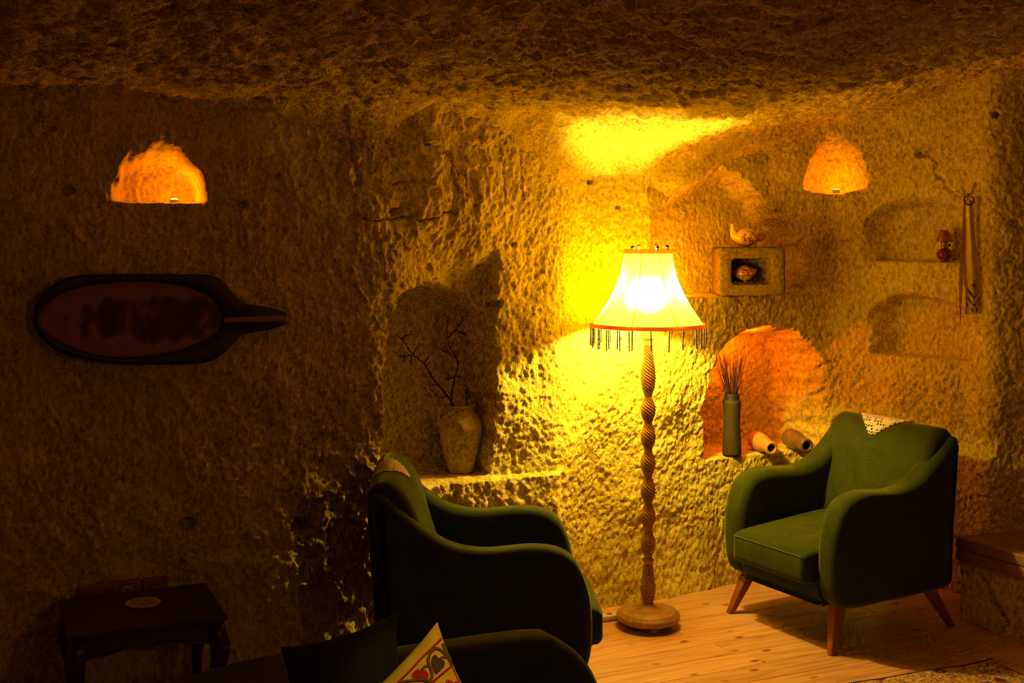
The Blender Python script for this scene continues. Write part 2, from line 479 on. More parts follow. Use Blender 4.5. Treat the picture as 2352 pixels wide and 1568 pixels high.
def recess(U, Z):
    """depth carved out of the rock behind the plan line"""
    wu = 0.014 * fbm(U * 9, Z * 9, 3, 31); wz = 0.014 * fbm(U * 9, Z * 9, 3, 47)
    wu2 = 0.008 * fbm(U * 30, Z * 30, 2, 61); wz2 = 0.008 * fbm(U * 30, Z * 30, 2, 67)
    u = U + wu + wu2; zt = Z + wz + wz2; zb = Z + 0.2 * wz2
    r = np.zeros_like(U)
    def arch(pl, pr, z0, z1, spring, depth, tl=0.03, tr=0.03, tt=0.04, tb=0.012, power=2.0):
        u0, u1 = u_of(pl), u_of(pr)
        c, h = (u0 + u1) / 2, (u1 - u0) / 2
        q = np.clip(np.abs((u - c) / h), 0, 1)
        top = spring + (z1 - spring) * (1 - q ** power) ** (1 / power)
        return depth * sm((u - u0) / tl) * sm((u1 - u) / tr) * sm((zb - z0) / tb) * sm((top - zt) / tt)
    # lamp niche high in the wall left of everything
    r = np.maximum(r, arch(256, 474, Z_LEFT_LIGHT, 1.99, 1.78, 0.24, 0.05, 0.05, 0.10, 0.010))
    # jar niche, with the flared scoop above it
    r = np.maximum(r, arch(884, 1132, Z_VASE, z_of(1000, 640), z_of(1000, 800), 0.33, 0.012, 0.075, 0.07, 0.010, 2.2))
    us, ue = u_of(975), u_of(1142)
    g = sm((u - us) / 0.16) * sm((ue - u) / 0.04)
    zz0, zz1 = z_of(1000, 760), z_of(1000, 545)
    r = np.maximum(r, 0.09 * g * sm((zz1 - zt) / 0.20) * sm((zt - zz0 + 0.3) / 0.02) * (zb > Z_VASE))
    # wall drops back beyond the vertical edge by the lamp, above the upper ledge
    ur = u_of(1497)
    back = 0.085 * sm((U + 0.3 * wu2 - ur) / 0.02) * sm((u_of(1905) - u) / 0.35) * sm((zb - Z_UPPER) / 0.010)
    # pointed-arch niche
    u0, u1 = u_of(1488), u_of(1862); c = u_of(1668)
    q = np.where(u < c, (c - u) / (c - u0), (u - c) / (u1 - c))
    q = np.clip(q, 0, 1)
    top = z_of(1668, 610) + (z_of(1668, 372) - z_of(1668, 610)) * (1 - q ** 1.6) ** 0.75
    r = np.maximum(r, back + 0.15 * sm((u - u0) / 0.03) * sm((u1 - u) / 0.10) * sm((zb - Z_UPPER) / 0.010) * sm((top - zt) / 0.05))
    # glowing jar niche
    a = arch(1616, 1905, Z_JAR, z_of(1730, 742), z_of(1730, 900), 0.26, 0.02, 0.20, 0.07, 0.012, 2.0)
    r = np.maximum(r, a)
    # light scoop near the ceiling
    uc = u_of(1913); h = 0.165
    zc = Z_SCOOP
    e = ((u - uc) / h) ** 2 + (np.maximum(zt - zc, 0) / 0.27) ** 2
    r = np.maximum(r, 0.15 * sm((1.15 - e) / 1.1) * sm((zb + 0.02 * sm(np.abs(u - uc) / h) * -1 + 0.012 - zc) / 0.012))
    # two shallow shelves
    r = np.maximum(r, arch(1978, 2236, z_of(2100, 603), z_of(2100, 452), z_of(2100, 545), 0.13, 0.11, 0.05, 0.06, 0.012, 2.2))
    r = np.maximum(r, arch(1992, 2232, z_of(2100, 822), z_of(2100, 675), z_of(2100, 730), 0.12, 0.10, 0.06, 0.05, 0.012, 2.4))
    # holes and scars
    pits = [(160, 437, .020, .05), (557, 468, .018, .05), (635, 405, .011, .03), (122, 295, .010, .03), (1360, 418, .014, .05),
            (1425, 476, .012, .04), (903, 488, .020, .05), (2286, 262, .018, .06), (2118, 352, .030, .035), (1590, 400, .014, .03),
            (1685, 423, .008, .03), (1500, 436, .022, .03), (428, 1205, .030, .06), (690, 1205, .034, .06), (932, 1018, .010, .03),
            (1000, 292, .018, .03), (1175, 560, .014, .03), (2330, 512, .026, .03), (415, 1290, .010, .03), (440, 1312, .008, .02),
            (955, 640, .010, .02), (590, 620, .006, .02), (1140, 700, .02, .05)]
    for px, py, rad, dep in pits:
        uu, zz = u_of(px), z_of(px, py)
        d = np.hypot(U + 0.3 * wu - uu, (Z + 0.3 * wz - zz) * 1.25)
        r = r + dep * sm((rad * 1.25 - d) / (rad * 0.6))
    # loop-shaped scar and chiselled grooves (px polylines)
    for pts, w, dep in (([(2118, 345), (2150, 375), (2155, 410), (2190, 440), (2215, 445)], .014, .014),
                        ([(818, 262), (812, 340), (820, 420), (812, 500)], .012, .020),
                        ([(790, 255), (785, 380), (770, 470)], .016, .018),
                        ([(925, 275), (955, 330), (1000, 385), (1030, 440)], .014, .030),
                        ([(812, 505), (900, 508), (1010, 492)], .010, .025),
                        ([(900, 425), (960, 408)], .012, .020),
                        ([(1140, 250), (1143, 380), (1140, 470)], .006, .010),
                        ([(1190, 340), (1188, 450)], .006, .010),
                        ([(1225, 255), (1240, 380)], .010, .012)):
        for (ax, ay), (bx, by) in zip(pts[:-1], pts[1:]):
            ua, za, ub, zb2 = u_of(ax), z_of(ax, ay), u_of(bx), z_of(bx, by)
            L2 = (ub - ua) ** 2 + (zb2 - za) ** 2
            t = np.clip(((u - ua) * (ub - ua) + (zt - za) * (zb2 - za)) / L2, 0, 1)
            d = np.hypot(u - ua - t * (ub - ua), zt - za - t * (zb2 - za))
            r = np.maximum(r, dep * sm((w - d) / w) + 0 * r) if dep > .05 else r + dep * sm((w - d) / w) * (r < 0.05)
    return r

def relief(U, Z):
    """rough hand-cut surface, positive into the room"""
    uL = u_of(1290)
    left = sm((uL - U) / 0.5)
    n = 0.020 * fbm(U * 2.2, Z * 2.2, 3, 1)
    # upright flakes on the long wall, diagonal pick marks elsewhere
    a = (U * 0.96 + Z * 0.28); b = (-U * 0.28 + Z * 0.96)
    flake = ridged(a * 17 + 0.9 * fbm(U * 7, Z * 7, 2, 77), b * 6.0 + 0.4 * fbm(U * 6, Z * 6, 2, 78), 3, 5)
    a2 = (U * 0.80 - Z * 0.60); b2 = (U * 0.60 + Z * 0.80)
    pick = ridged(a2 * 24 + 0.6 * fbm(U * 9, Z * 9, 2, 79), b2 * 11, 2, 12)
    patch = 0.6 + 0.55 * fbm(U * 3.1, Z * 3.1, 2, 91)
    scarp = np.maximum(flake - 0.25, 0) ** 1.3
    n = n + left * (0.0085 * scarp * patch + 0.0022 * flake) + (1 - left) * 0.0022 * pick
    n = n + (0.0052 * left + 0.0022) * fbm(U * 22, Z * 17, 4, 21, 0.6)
    n = n + 0.0036 * fbm(U * 66, Z * 56, 2, 25, 0.6)
    n = n + 0.0022 * ridged(U * 90 + Z * 20, Z * 66, 1, 33)
    return n

def wall_points(us, zs):
    U, Z = np.meshgrid(us, zs, indexing='ij')
    h = relief(U, Z)
    rc = recess(U, Z)
    # course of stone under the jar niche stands slightly proud
    uA, uB = u_of(930), u_of(1285)
    pl = 0.035 * sm((U - uA) / 0.05) * sm((uB - U) / 0.05) * sm((Z_VASE - 0.002 - Z) / 0.012)
    uA, uB = u_of(884), u_of(1300)
    pl = pl + 0.10 * sm((U - uA) / 0.22) * sm((uB - U) / 0.55) * sm((Z - 1.50) / 0.30)
    h = h * (1 - 0.15 * sm(rc / 0.1)) + pl - rc
    X = np.interp(U, uf, cx_) + np.interp(U, uf, nx) * h
    Y = np.interp(U, uf, cy_) + np.interp(U, uf, ny) * h
    return np.stack([X, Y, Z], -1)

def grid_obj(name, P, mat, flip=False):
    nu, nv = P.shape[:2]
    idx = np.arange(nu * nv).reshape(nu, nv)
    a, b, c, d = idx[:-1, :-1], idx[1:, :-1], idx[1:, 1:], idx[:-1, 1:]
    q = np.stack([a, b, c, d] if not flip else [a, d, c, b], -1).reshape(-1, 4)
    me = bpy.data.meshes.new(name)
    me.vertices.add(nu * nv)
    me.vertices.foreach_set('co', P.reshape(-1).astype(np.float32))
    me.loops.add(q.size)
    me.loops.foreach_set('vertex_index', q.reshape(-1).astype(np.int32))
    me.polygons.add(len(q))
    me.polygons.foreach_set('loop_start', np.arange(0, q.size, 4, dtype=np.int32))
    me.polygons.foreach_set('use_smooth', np.ones(len(q), bool))
    me.update(calc_edges=True)
    me.materials.append(mat)
    o = link(bpy.data.objects.new(name, me))
    o['kind'] = 'structure'
    return o

zs = np.concatenate([np.arange(-0.03, 0.30, 0.011), np.arange(0.30, 2.40, 0.0055), np.arange(2.40, 2.62, 0.02)])
u_a = u_of(-120); u_b = u_of(1292); u_c = u_of(2238); u_d = u_of(2420)
us_left = np.concatenate([np.arange(0, u_a, 0.03), np.arange(u_a, u_b, 0.0055), [u_b]])
us_back = np.concatenate([np.arange(u_b, u_c, 0.0052), [u_c]])
us_right = np.concatenate([np.arange(u_c, u_d, 0.0055), np.arange(u_d, LU - 0.02, 0.03), [LU - 0.006]])
tag(grid_obj('wall_left', wall_points(us_left, zs), M['rock']), 'long hand-cut tuff wall with jar niche and small lit niche')
tag(grid_obj('wall_back', wall_points(us_back, zs), M['rock']), 'carved tuff wall behind the floor lamp with arched niches')
tag(grid_obj('wall_right', wall_points(us_right, zs), M['rock']), 'dark tuff wall beside the timber bench')

# ceiling: a rough rock sheet that bends down into the walls
gx = np.arange(-3.1, 3.5, 0.0105); gy = np.arange(2.0, 6.05, 0.0105)
def ceil_points(gx, gy):
    X, Y = np.meshgrid(gx, gy, indexing='ij')
    sx, sy, snx, sny = cx_[::12], cy_[::12], nx[::12], ny[::12]
    fx, fy = X.ravel(), Y.ravel()
    dist = np.empty(fx.size)
    for k in range(0, fx.size, 20000):
        dx = fx[k:k + 20000, None] - sx[None]; dy = fy[k:k + 20000, None] - sy[None]
        d2 = dx * dx + dy * dy
        j = d2.argmin(1); ar = np.arange(len(j))
        sgn = dx[ar, j] * snx[j] + dy[ar, j] * sny[j]
        dist[k:k + 20000] = np.where(np.abs(sgn) < 0.08, sgn, np.sign(sgn) * np.sqrt(d2[ar, j]))
    D = dist.reshape(X.shape)
    zc = np.interp(X, [-3, -1.7, -0.6, 0.2, 0.8, 1.25, 1.7, 2.4, 3.4], [2.12, 2.14, 2.16, 2.12, 2.12, 2.19, 2.29, 2.39, 2.45])
    zc = zc + 0.035 * fbm(X * 1.3, Y * 1.3, 3, 3)
    rad = np.interp(X, [-3, -1.2, -0.5, 0.3, 0.7, 1.1, 1.6, 2.3], [0.09, 0.10, 0.18, 0.26, 0.22, 0.12, 0.10, 0.10])
    rad = rad * (1 + 0.25 * fbm(X * 2.5, Y * 2.5, 2, 9))
    q = np.clip(1 - D / rad, 0, 1.0)
    zc = zc - rad * 0.92 * (1 - np.sqrt(np.maximum(1 - q * q, 0))) + np.minimum(D, 0) * 0.6
    a = 0.91 * X + 0.415 * Y; b = -0.415 * X + 0.91 * Y
    zc = zc + 0.008 * ridged(a * 6.5 + 0.7 * fbm(X * 4, Y * 4, 2, 8), b * 9, 3, 14) + 0.010 * fbm(X * 16, Y * 16, 4, 18, 0.6)
    zc = zc + 0.006 * ridged(a * 26, b * 36, 2, 29) + 0.003 * fbm(X * 48, Y * 48, 1, 41)
    # a smooth scooped flake scar
    c = px_pt(835, 118, 3.35)
    e = ((X - c.x) / 0.13) ** 2 + ((Y - c.y) / 0.17) ** 2
    zc = zc * 1.0 + 0.03 * sm((1 - e) / 0.5)
    return np.stack([X, Y, zc], -1)
tag(grid_obj('ceiling', ceil_points(gx, gy), M['rock_ceiling'], flip=True), 'rough rock ceiling of the cave room')
gx2 = np.arange(-3.2, 5.2, 0.12); gy2 = np.arange(-2.0, 2.2, 0.12)
cp2 = ceil_points(gx2, gy2); cp2[..., 2] = np.maximum(cp2[..., 2], 2.1) + 0.01
tag(grid_obj('ceiling_rear', cp2, M['rock_ceiling'], flip=True), 'rock ceiling over the rest of the room')

# remaining walls of the room, behind the camera
def plain_wall(name, a, b):
    n = max(2, int(math.dist(a, b) / 0.1)); zz = np.arange(-0.03, 2.7, 0.1)
    t = np.linspace(0, 1, n)
    d = np.array([b[0] - a[0], b[1] - a[1]]); d = d / np.linalg.norm(d); nr = np.array([d[1], -d[0]])
    T, Z = np.meshgrid(t, zz, indexing='ij')
    h = 0.03 * fbm(T * n * 0.3, Z * 3, 3, 5)
    P = np.stack([a[0] + (b[0] - a[0]) * T + nr[0] * h, a[1] + (b[1] - a[1]) * T + nr[1] * h, Z], -1)
    return grid_obj(name, P, M['plaster'])
plain_wall('wall_side', (-0.63, -1.54), (-2.97, 3.52))
plain_wall('wall_front', (4.35, 0.55), (-0.66, -1.56))
plain_wall('wall_far_right', (3.58, 4.90), (4.36, 0.50))

# ------------------------------------------------------------------ floor: subfloor with pine planks
AX = np.array([0.910, 0.415]); AX /= np.linalg.norm(AX); BX = np.array([-AX[1], AX[0]])
ANG = math.atan2(AX[1], AX[0])
ROOM = [(-0.7, -1.6), (4.4, 0.5), (3.62, 4.9), (2.90, 5.22), (2.33, 5.32), (2.12, 5.45), (1.56, 5.86), (0.6, 5.35), (0.2, 5.1), (-0.5, 4.65), (-3.0, 3.55)]
V = [(x, y, z) for z in (-0.06, -0.024) for x, y in ROOM]
nR = len(ROOM)
floor = mesh_obj('floor', V, [tuple(range(nR - 1, -1, -1)), tuple(nR + k for k in range(nR))] +
                 [(k, (k + 1) % nR, nR + (k + 1) % nR, nR + k) for k in range(nR)], M['plank'], smooth=False)
tag(floor, 'knotty pine plank floor', kind='structure')
def inside(p):
    c = False
    for i in range(nR):
        (x1, y1), (x2, y2) = ROOM[i], ROOM[i - 1]
        if (y1 > p[1]) != (y2 > p[1]) and p[0] < (x2 - x1) * (p[1] - y1) / (y2 - y1) + x1: c = not c
    return c
plank_mesh = {}
def plank_data(Lp):
    if Lp not in plank_mesh:
        Vp, Fp = box_data(-Lp / 2 + .0008, Lp / 2 - .0008, -0.0665, 0.0665, -0.024, 0.0, 0.0016)
        me = bpy.data.meshes.new('plank'); me.from_pydata(Vp, [], Fp); me.materials.append(M['plank'])
        plank_mesh[Lp] = me
    return plank_mesh[Lp]
t = -2.4
row = 0
while t < 5.6:
    s = -3.6 - random.random() * 1.2
    while s < 5.0:
        Lp = random.choice([1.2, 1.5, 1.8, 2.1])
        c = AX * (s + Lp / 2) + BX * t
        probe = [c + AX * (k * Lp / 8) for k in range(-4, 5)]
        if sum(inside(p) for p in probe) >= 2:
            o = bpy.data.objects.new('plank', plank_data(Lp))
            o.location = (c[0], c[1], 0); o.rotation_euler = (0, 0, ANG)
            link(o, floor)
        s += Lp
    t += 0.1345
    row += 1

# ------------------------------------------------------------------ armchairs
ARM = [(-.484, .775), (-.470, .803), (-.440, .797), (-.406, .766), (-.35, .716), (-.273, .659), (-.218, .631), (-.164, .617), (-.099, .612),
       (-.03, .617), (.039, .622), (.098, .618), (.139, .607), (.171, .588), (.198, .557), (.221, .505), (.236, .446), (.241, .381),
       (.241, .32), (.232, .25), (.205, .195), (.15, .172), (.0, .168), (-.25, .168), (-.40, .172), (-.445, .20), (-.453, .30), (-.462, .45), (-.475, .62)]
BACK = [(-.225, .34), (-.245, .44), (-.268, .52), (-.297, .60), (-.325, .69), (-.356, .765), (-.388, .810), (-.42, .831), (-.455, .834), (-.488, .815),
        (-.502, .775), (-.496, .62), (-.478, .40), (-.462, .24), (-.44, .185), (-.38, .176), (-.30, .20)]
def make_armchair(loc, rz, label):
    root = empty('armchair', loc, rz, label, 'armchair', 'pair of green velvet armchairs')
    armloop = [tuple(p) for p in catmull(ARM, True, 4)]
    for s in (-1, 1):
        V, Fc = pad_data(armloop, 0.125, 0.042, 7, to3=lambda a, t, c: (a, s * 0.282 + t, c))
        arm = mesh_obj('arm', V, Fc, M['velvet'], root)
        for off in (-1, 1):
            L = inset_loop(ccw(armloop), 0.010)
            pts = [(x, s * 0.282 + off * 0.040, z) for x, z in L if z > 0.19 and x > -.44]
            pts = sorted_path(pts)
            tube('seam', pts, 0.0013, M['thread'], arm, 5)
    backloop = [tuple(p) for p in catmull(BACK, True, 4)]
    V, Fc = pad_data(backloop, 0.61, 0.045, 7, to3=lambda a, t, c: (a, t, c))
    back = mesh_obj('backrest', V, Fc, M['velvet'], root)
    tube('seam', [(-.262 + .0015 + 0.004 * 0, y, .512 + .03 * y) for y in np.linspace(-.08, .06, 8)], 0.0016, M['velvet'], back, 5)
    # seat cushion: rounded slab with a crowned top, projecting past the arms
    nx_, ny_ = 30, 24
    V, Fc = [], []
    x0, x1, w = -.27, .292, .222
    def cs(i, j, top):
        a = i / nx_; b = j / ny_
        x = x0 + (x1 - x0) * a; y = -w + 2 * w * b
        # pull the plan corners in a little
        ex = min(1, max(0, (a - 0.9) / 0.1)); y *= 1 - 0.07 * ex * ex
        crown = (1 - (2 * b - 1) ** 4) * (1 - (2 * a - 1) ** 6)
        if top:
            edge = min(1.0, (1 - a) * (x1 - x0) / 0.03); rz_ = 0.02 * (1 - math.sqrt(max(0, 1 - (1 - edge) ** 2)))
            return (x, y, .398 + 0.028 * crown - rz_ + 0.02 * (1 - a) - .020 * a)
        return (x - 0.0 * a, y, .262 - 0.012 * crown + 0.010 * (a > .97))
    for top in (1, 0):
        for i in range(nx_ + 1):
            for j in range(ny_ + 1):
                V.append(cs(i, j, top))
    K = (nx_ + 1) * (ny_ + 1)
    id_ = lambda i, j, tp: (0 if tp else K) + i * (ny_ + 1) + j
    for i in range(nx_):
        for j in range(ny_):
            Fc.append((id_(i, j, 1), id_(i + 1, j, 1), id_(i + 1, j + 1, 1), id_(i, j + 1, 1)))
            Fc.append((id_(i, j, 0), id_(i, j + 1, 0), id_(i + 1, j + 1, 0), id_(i + 1, j, 0)))
    for i in range(nx_):
        Fc.append((id_(i, 0, 1), id_(i, 0, 0), id_(i + 1, 0, 0), id_(i + 1, 0, 1)))
        Fc.append((id_(i, ny_, 1), id_(i + 1, ny_, 1), id_(i + 1, ny_, 0), id_(i, ny_, 0)))
    for j in range(ny_):
        Fc.append((id_(nx_, j, 1), id_(nx_, j, 0), id_(nx_, j + 1, 0), id_(nx_, j + 1, 1)))
        Fc.append((id_(0, j, 1), id_(0, j + 1, 1), id_(0, j + 1, 0), id_(0, j, 0)))
    cu = mesh_obj('seat_cushion', V, Fc, M['velvet'], root)
    bv = cu.modifiers.new('round', 'BEVEL'); bv.width = 0.018; bv.segments = 4; bv.limit_method = 'ANGLE'; bv.angle_limit = 0.9
    pts = [(.2935 - .004, y, .3675 + 0.001) for y in np.linspace(-.200, .200, 24)]
    tube('seam', pts, 0.0014, M['thread'], cu, 5)
    # base box under the cushion
    loop = [(-.42, .20), (-.40, .172), (.17, .170), (.205, .185), (.222, .22), (.225, .262), (.20, .275), (-.40, .275)]
    V, Fc = pad_data([tuple(p) for p in catmull(loop, True, 3)], 0.46, 0.01, 3, to3=lambda a, t, c: (a, t, c))
    mesh_obj('seat_base', V, Fc, M['velvet'], root)
    # splayed tapered legs
    for sx, fx in ((.150, .225), (-.36, -.47)):
        for sy in (-1, 1):
            V, Fc = [], []
            for k in range(6):
                q = k / 5
                cxx = sx + (fx - sx) * q; cyy = sy * (.255 + .045 * q); z = .185 * (1 - q)
                h = .030 * (1 - q) + .0165 * q
                V += [(cxx - h, cyy - h * .8, z), (cxx + h, cyy - h * .8, z), (cxx + h, cyy + h * .8, z), (cxx - h, cyy + h * .8, z)]
            for k in range(5):
                for e in range(4):
                    e2 = (e + 1) % 4
                    Fc.append((k * 4 + e, (k + 1) * 4 + e, (k + 1) * 4 + e2, k * 4 + e2))
            Fc += [(0, 1, 2, 3), (23, 22, 21, 20)]
            lg = mesh_obj('leg', V, Fc, M['legwood'], root, smooth=False)
            bv = lg.modifiers.new('round', 'BEVEL'); bv.width = 0.006; bv.segments = 2
    return root

def sorted_path(pts):
    """order loop points into one open run (break at the largest gap)"""
    P = [Vector(p) for p in pts]
    n = len(P)
    g = max(range(n), key=lambda i: (P[i] - P[i - 1]).length)
    return P[g:] + P[:g]

CH_L = ((0.008, 4.180, 0.0), math.radians(3.0))
CH_R = ((1.300, 4.995, 0.0), math.radians(180 + 30.5))
make_armchair(*CH_L, 'green velvet armchair between the sofa and the jar niche')
make_armchair(*CH_R, 'green velvet armchair with its back to the timber bench')

def make_doily(chair, label, yc, tmax, w0):
    loc, rz = chair
    root = empty('lace_doily', loc, rz, label, 'doily', 'crocheted doilies on chair backs')
    loop = catmull(BACK, True, 6)
    pts = [(p[0], p[1]) for p in loop]
    # path over the top: from the front face (positive) to the rear
    i0 = max(range(len(pts)), key=lambda i: pts[i][1])
    path = pts[i0::-1][:40]; rear = pts[i0:i0 + 20]
    def sample(t):
        arr = path if t >= 0 else rear
        d = abs(t); k = 0
        while k < len(arr) - 2:
            L = math.dist(arr[k], arr[k + 1])
            if d <= L: break
            d -= L; k += 1
        a, b = np.array(arr[k]), np.array(arr[k + 1])
        tt = (b - a) / np.linalg.norm(b - a)
        p = a + tt * d
        nrm = np.array([-tt[1], tt[0]]) if t < 0 else np.array([tt[1], -tt[0]])
        if nrm @ np.array([0.3 if t >= 0 else -0.3, 1.0]) < 0 and abs(t) < 0.05: nrm = -nrm
        if t >= 0.05 and nrm[0] < 0: nrm = -nrm
        if t <= -0.05 and nrm[0] > 0: nrm = -nrm
        return p, nrm
    def place(y, t, h):
        p, nrm = sample(t)
        crown = 0.0
        q = p + nrm * (0.0035 + h)
        return (q[0], y, q[1] + crown)
    parts = []
    def ring(y, t, r, w):
        V, Fc = [], []
        n = 9
        for k in range(n):
            a = 2 * PI * k / n
            for rr, h in ((r + w, 0.0), (r, 0.0022), (r - w, 0.0)):
                V.append(place(y + rr * math.cos(a), t + rr * math.sin(a), h))
        for k in range(n):
            k2 = (k + 1) % n
            for e in (0, 1): Fc.append((k * 3 + e, k2 * 3 + e, k2 * 3 + e + 1, k * 3 + e + 1))
        parts.append((V, Fc))
    stp = 0.0165
    tmin = -0.055
    t = tmin
    r_i = 0
    while t < tmax:
        hw = w0 * (1 - max(t, 0) / tmax)
        y = -hw + (stp / 2 if r_i % 2 else 0)
        while y <= hw:
            ring(yc + y, t, stp * 0.47, 0.0020)
            if random.random() < 0.4: ring(yc + y, t, stp * 0.2, 0.0017)
            y += stp
        # scalloped picots on the slanted edge
        if t > 0:
            for s in (-1, 1): ring(yc + s * (hw + 0.005), t, 0.0062, 0.0018)
        t += stp * 0.88; r_i += 1
    V, Fc = merge(parts)
    mesh_obj('lace', V, Fc, M['lace'], root)
make_doily(CH_L, 'crocheted lace doily over the armchair by the jar niche', 0.0, 0.085, 0.10)
make_doily(CH_R, 'crocheted lace doily over the armchair by the bench', -0.030, 0.115, 0.125)

# ------------------------------------------------------------------ floor lamp
LX, LY = 0.575, 4.966
lamp = empty('floor_lamp', (LX, LY, 0), 0, 'twisted wooden floor lamp with fringed bell shade', 'floor lamp')
LS = F / LY                                        # pixels per metre at the lamp
def lz(py): return CAMH - (py - HY) / LS
lathe('base', [(0.0, .022), (.100, .022), (.122, .026), (.1335, .036), (.1345, .048), (.130, .056), (.122, .060), (.120, .066), (.112, .069), (.104, .067),
               (.100, .071), (.074, .075), (.066, .073), (.060, .078), (.040, .081), (.034, .088), (.026, .094), (.019, .105), (.015, .118)], M['lampwood'], lamp, 48)
for k in range(3):
    a = 2 * PI * k / 3 - PI / 2 + 0.1
    lathe('foot', [(.010, 0), (.016, .006), (.017, .014), (.013, .022)], M['lampwood'], lamp, 14, (0.095 * math.cos(a), 0.095 * math.sin(a), 0.0005))
# post: bead profile with helical grooves
key = [(1397, .0150), (1388, .0165), (1372, .0285), (1352, .0330), (1330, .0290), (1310, .0235), (1299, .0225), (1296, .0165), (1290, .0180), (1287, .0260), (1284, .0262), (1281, .0180)]
necks = [1278, 1217, 1156, 1095, 1034, 972, 911]
for n0, n1 in zip(necks[:-1], necks[1:]):
    m = (n0 + n1) / 2
    key += [(n0 - 1, .0155), (n0 - 9, .0215), (n0 - 20, .0305), (m, .0328), (n1 + 20, .0305), (n1 + 9, .0215)]
key += [(911, .0155), (902, .0205), (888, .0285), (868, .0325), (845, .0300), (825, .0240), (806, .0205), (794, .0205)]
kz = np.array([lz(p) for p, _ in key]); kr = np.array([r for _, r in key])
zz = np.linspace(kz[0], kz[-1], 800)
o_ = np.argsort(kz); rr = np.interp(zz, kz[o_], kr[o_])
kk = np.exp(-0.5 * (np.arange(-5, 6) / 2.2) ** 2); kk /= kk.sum()
rr = np.convolve(np.pad(rr, 5, 'edge'), kk, 'valid')
segs = 72
ang = np.arange(segs) * 2 * PI / segs
Zg, Ag = np.meshgrid(zz, ang, indexing='ij')
plain = sm((np.abs(Zg - lz(1286)) - 0.012) / 0.008)
depth = 0.0052 * sm((rr - 0.0165) / 0.008)[:, None] * plain
ph = 9 * Ag + Zg * 470.0
wave = 0.5 + 0.5 * np.cos(ph)
Rg = rr[:, None] - depth * (1 - wave ** 0.6)
Pp = np.stack([Rg * np.cos(Ag), Rg * np.sin(Ag), Zg], -1)
V = [tuple(p) for p in Pp.reshape(-1, 3)]
Fc = [(i * segs + k, i * segs + (k + 1) % segs, (i + 1) * segs + (k + 1) % segs, (i + 1) * segs + k) for i in range(len(zz) - 1) for k in range(segs)]
mesh_obj('post', V, Fc, M['lampwood'], lamp)
lathe('socket_cup', [(.019, lz(797)), (.0185, lz(789)), (.022, lz(784)), (.023, lz(779)), (.0295, lz(777)), (.0300, lz(774)), (.0275, lz(771.5)), (.0270, lz(760)),
                     (.0270, lz(735)), (.020, lz(733)), (.018, lz(715))], M['cream'], lamp, 28)
# bulb (the light source) on its cap
ZB = 1.395
bulb_mat = emit_mat('glowing_bulb', BULB_COLOR, BULB_STRENGTH)
lathe('bulb', [(.010, ZB - .050), (.014, ZB - .040), (.026, ZB - .014), (.029, ZB), (.026, ZB + .014), (.016, ZB + .025), (.004, ZB + .029)], bulb_mat, lamp, 20)
lathe('bulb_cap', [(.012, lz(715)), (.012, ZB - .052)], M['brass'], lamp, 16)
# bell shade with eight panels, sagging between the ribs
shade_m = bpy.data.materials.new('translucent_silk_shade'); shade_m.use_nodes = True
nt = shade_m.node_tree; nt.nodes.clear()
out = N(nt, 'ShaderNodeOutputMaterial')
trl = N(nt, 'ShaderNodeBsdfTranslucent'); trl.inputs[0].default_value = (0.95, 0.52, 0.05, 1)
dif = N(nt, 'ShaderNodeBsdfDiffuse'); dif.inputs[0].default_value = (0.85, 0.62, 0.22, 1)
rfr = N(nt, 'ShaderNodeBsdfRefraction', i_Roughness=0.95, i_IOR=1.3); rfr.inputs[0].default_value = (1.0, 0.95, 0.95, 1)
wv = N(nt, 'ShaderNodeTexNoise', i_Scale=9.0, i_Detail=5.0)
nt.links.new(coords(nt, (1, 1, .5)), wv.inputs['Vector'])
m1 = N(nt, 'ShaderNodeMixShader'); m1.inputs[0].default_value = 0.75
nt.links.new(trl.outputs[0], m1.inputs[1]); nt.links.new(dif.outputs[0], m1.inputs[2])
m2 = N(nt, 'ShaderNodeMixShader')
fac = N(nt, 'ShaderNodeMapRange'); fac.inputs[3].default_value = 0.06; fac.inputs[4].default_value = 0.20
nt.links.new(wv.outputs[0], fac.inputs[0]); nt.links.new(fac.outputs[0], m2.inputs[0])
nt.links.new(m1.outputs[0], m2.inputs[1]); nt.links.new(rfr.outputs[0], m2.inputs[2])
em = N(nt, 'ShaderNodeEmission', i_Strength=SHADE_EMIT); em.inputs[0].default_value = (*SHADE_EMIT_COLOR, 1)
ad = N(nt, 'ShaderNodeAddShader')
nt.links.new(m2.outputs[0], ad.inputs[0]); nt.links.new(em.outputs[0], ad.inputs[1])
nt.links.new(ad.outputs[0], out.inputs[0])
SHK = [(575, 53.5), (590, 56), (610, 60), (630, 66), (650, 73.5), (670, 83), (690, 94), (705, 103.5), (720, 114), (735, 124.5), (744, 131)]
sz = np.array([lz(p) for p, _ in SHK]); sr = np.array([r / LS for _, r in SHK])
def shade_r(z): return float(np.interp(z, sz[::-1], sr[::-1]))
zs_ = np.linspace(sz[0], sz[-1], 27); SG = 96
V, Fc = [], []
def shade_pt(a, z, extra=0.0):
    r = shade_r(z)
    q = ((a / (2 * PI / 8)) + 0.5) % 1.0        # ribs at +-22.5 degrees from the axes
    q2 = abs(q - 0.5) * 2                        # 1 at a rib, 0 mid panel
    mid = sm(np.array((sz[0] - z) / (sz[0] - sz[-1])))
    sag = 0.045 * (1 - q2 ** 2) * float(mid * (1 - 0.55 * mid) * 2)
    r = r * (1 - sag) + extra
    return (r * math.cos(a), r * math.sin(a), z)
for z in zs_:
    for k in range(SG): V.append(shade_pt(2 * PI * k / SG + PI / 8 * 0, z))
for i in range(len(zs_) - 1):
    for k in range(SG):
        Fc.append((i * SG + k, (i + 1) * SG + k, (i + 1) * SG + (k + 1) % SG, i * SG + (k + 1) % SG))
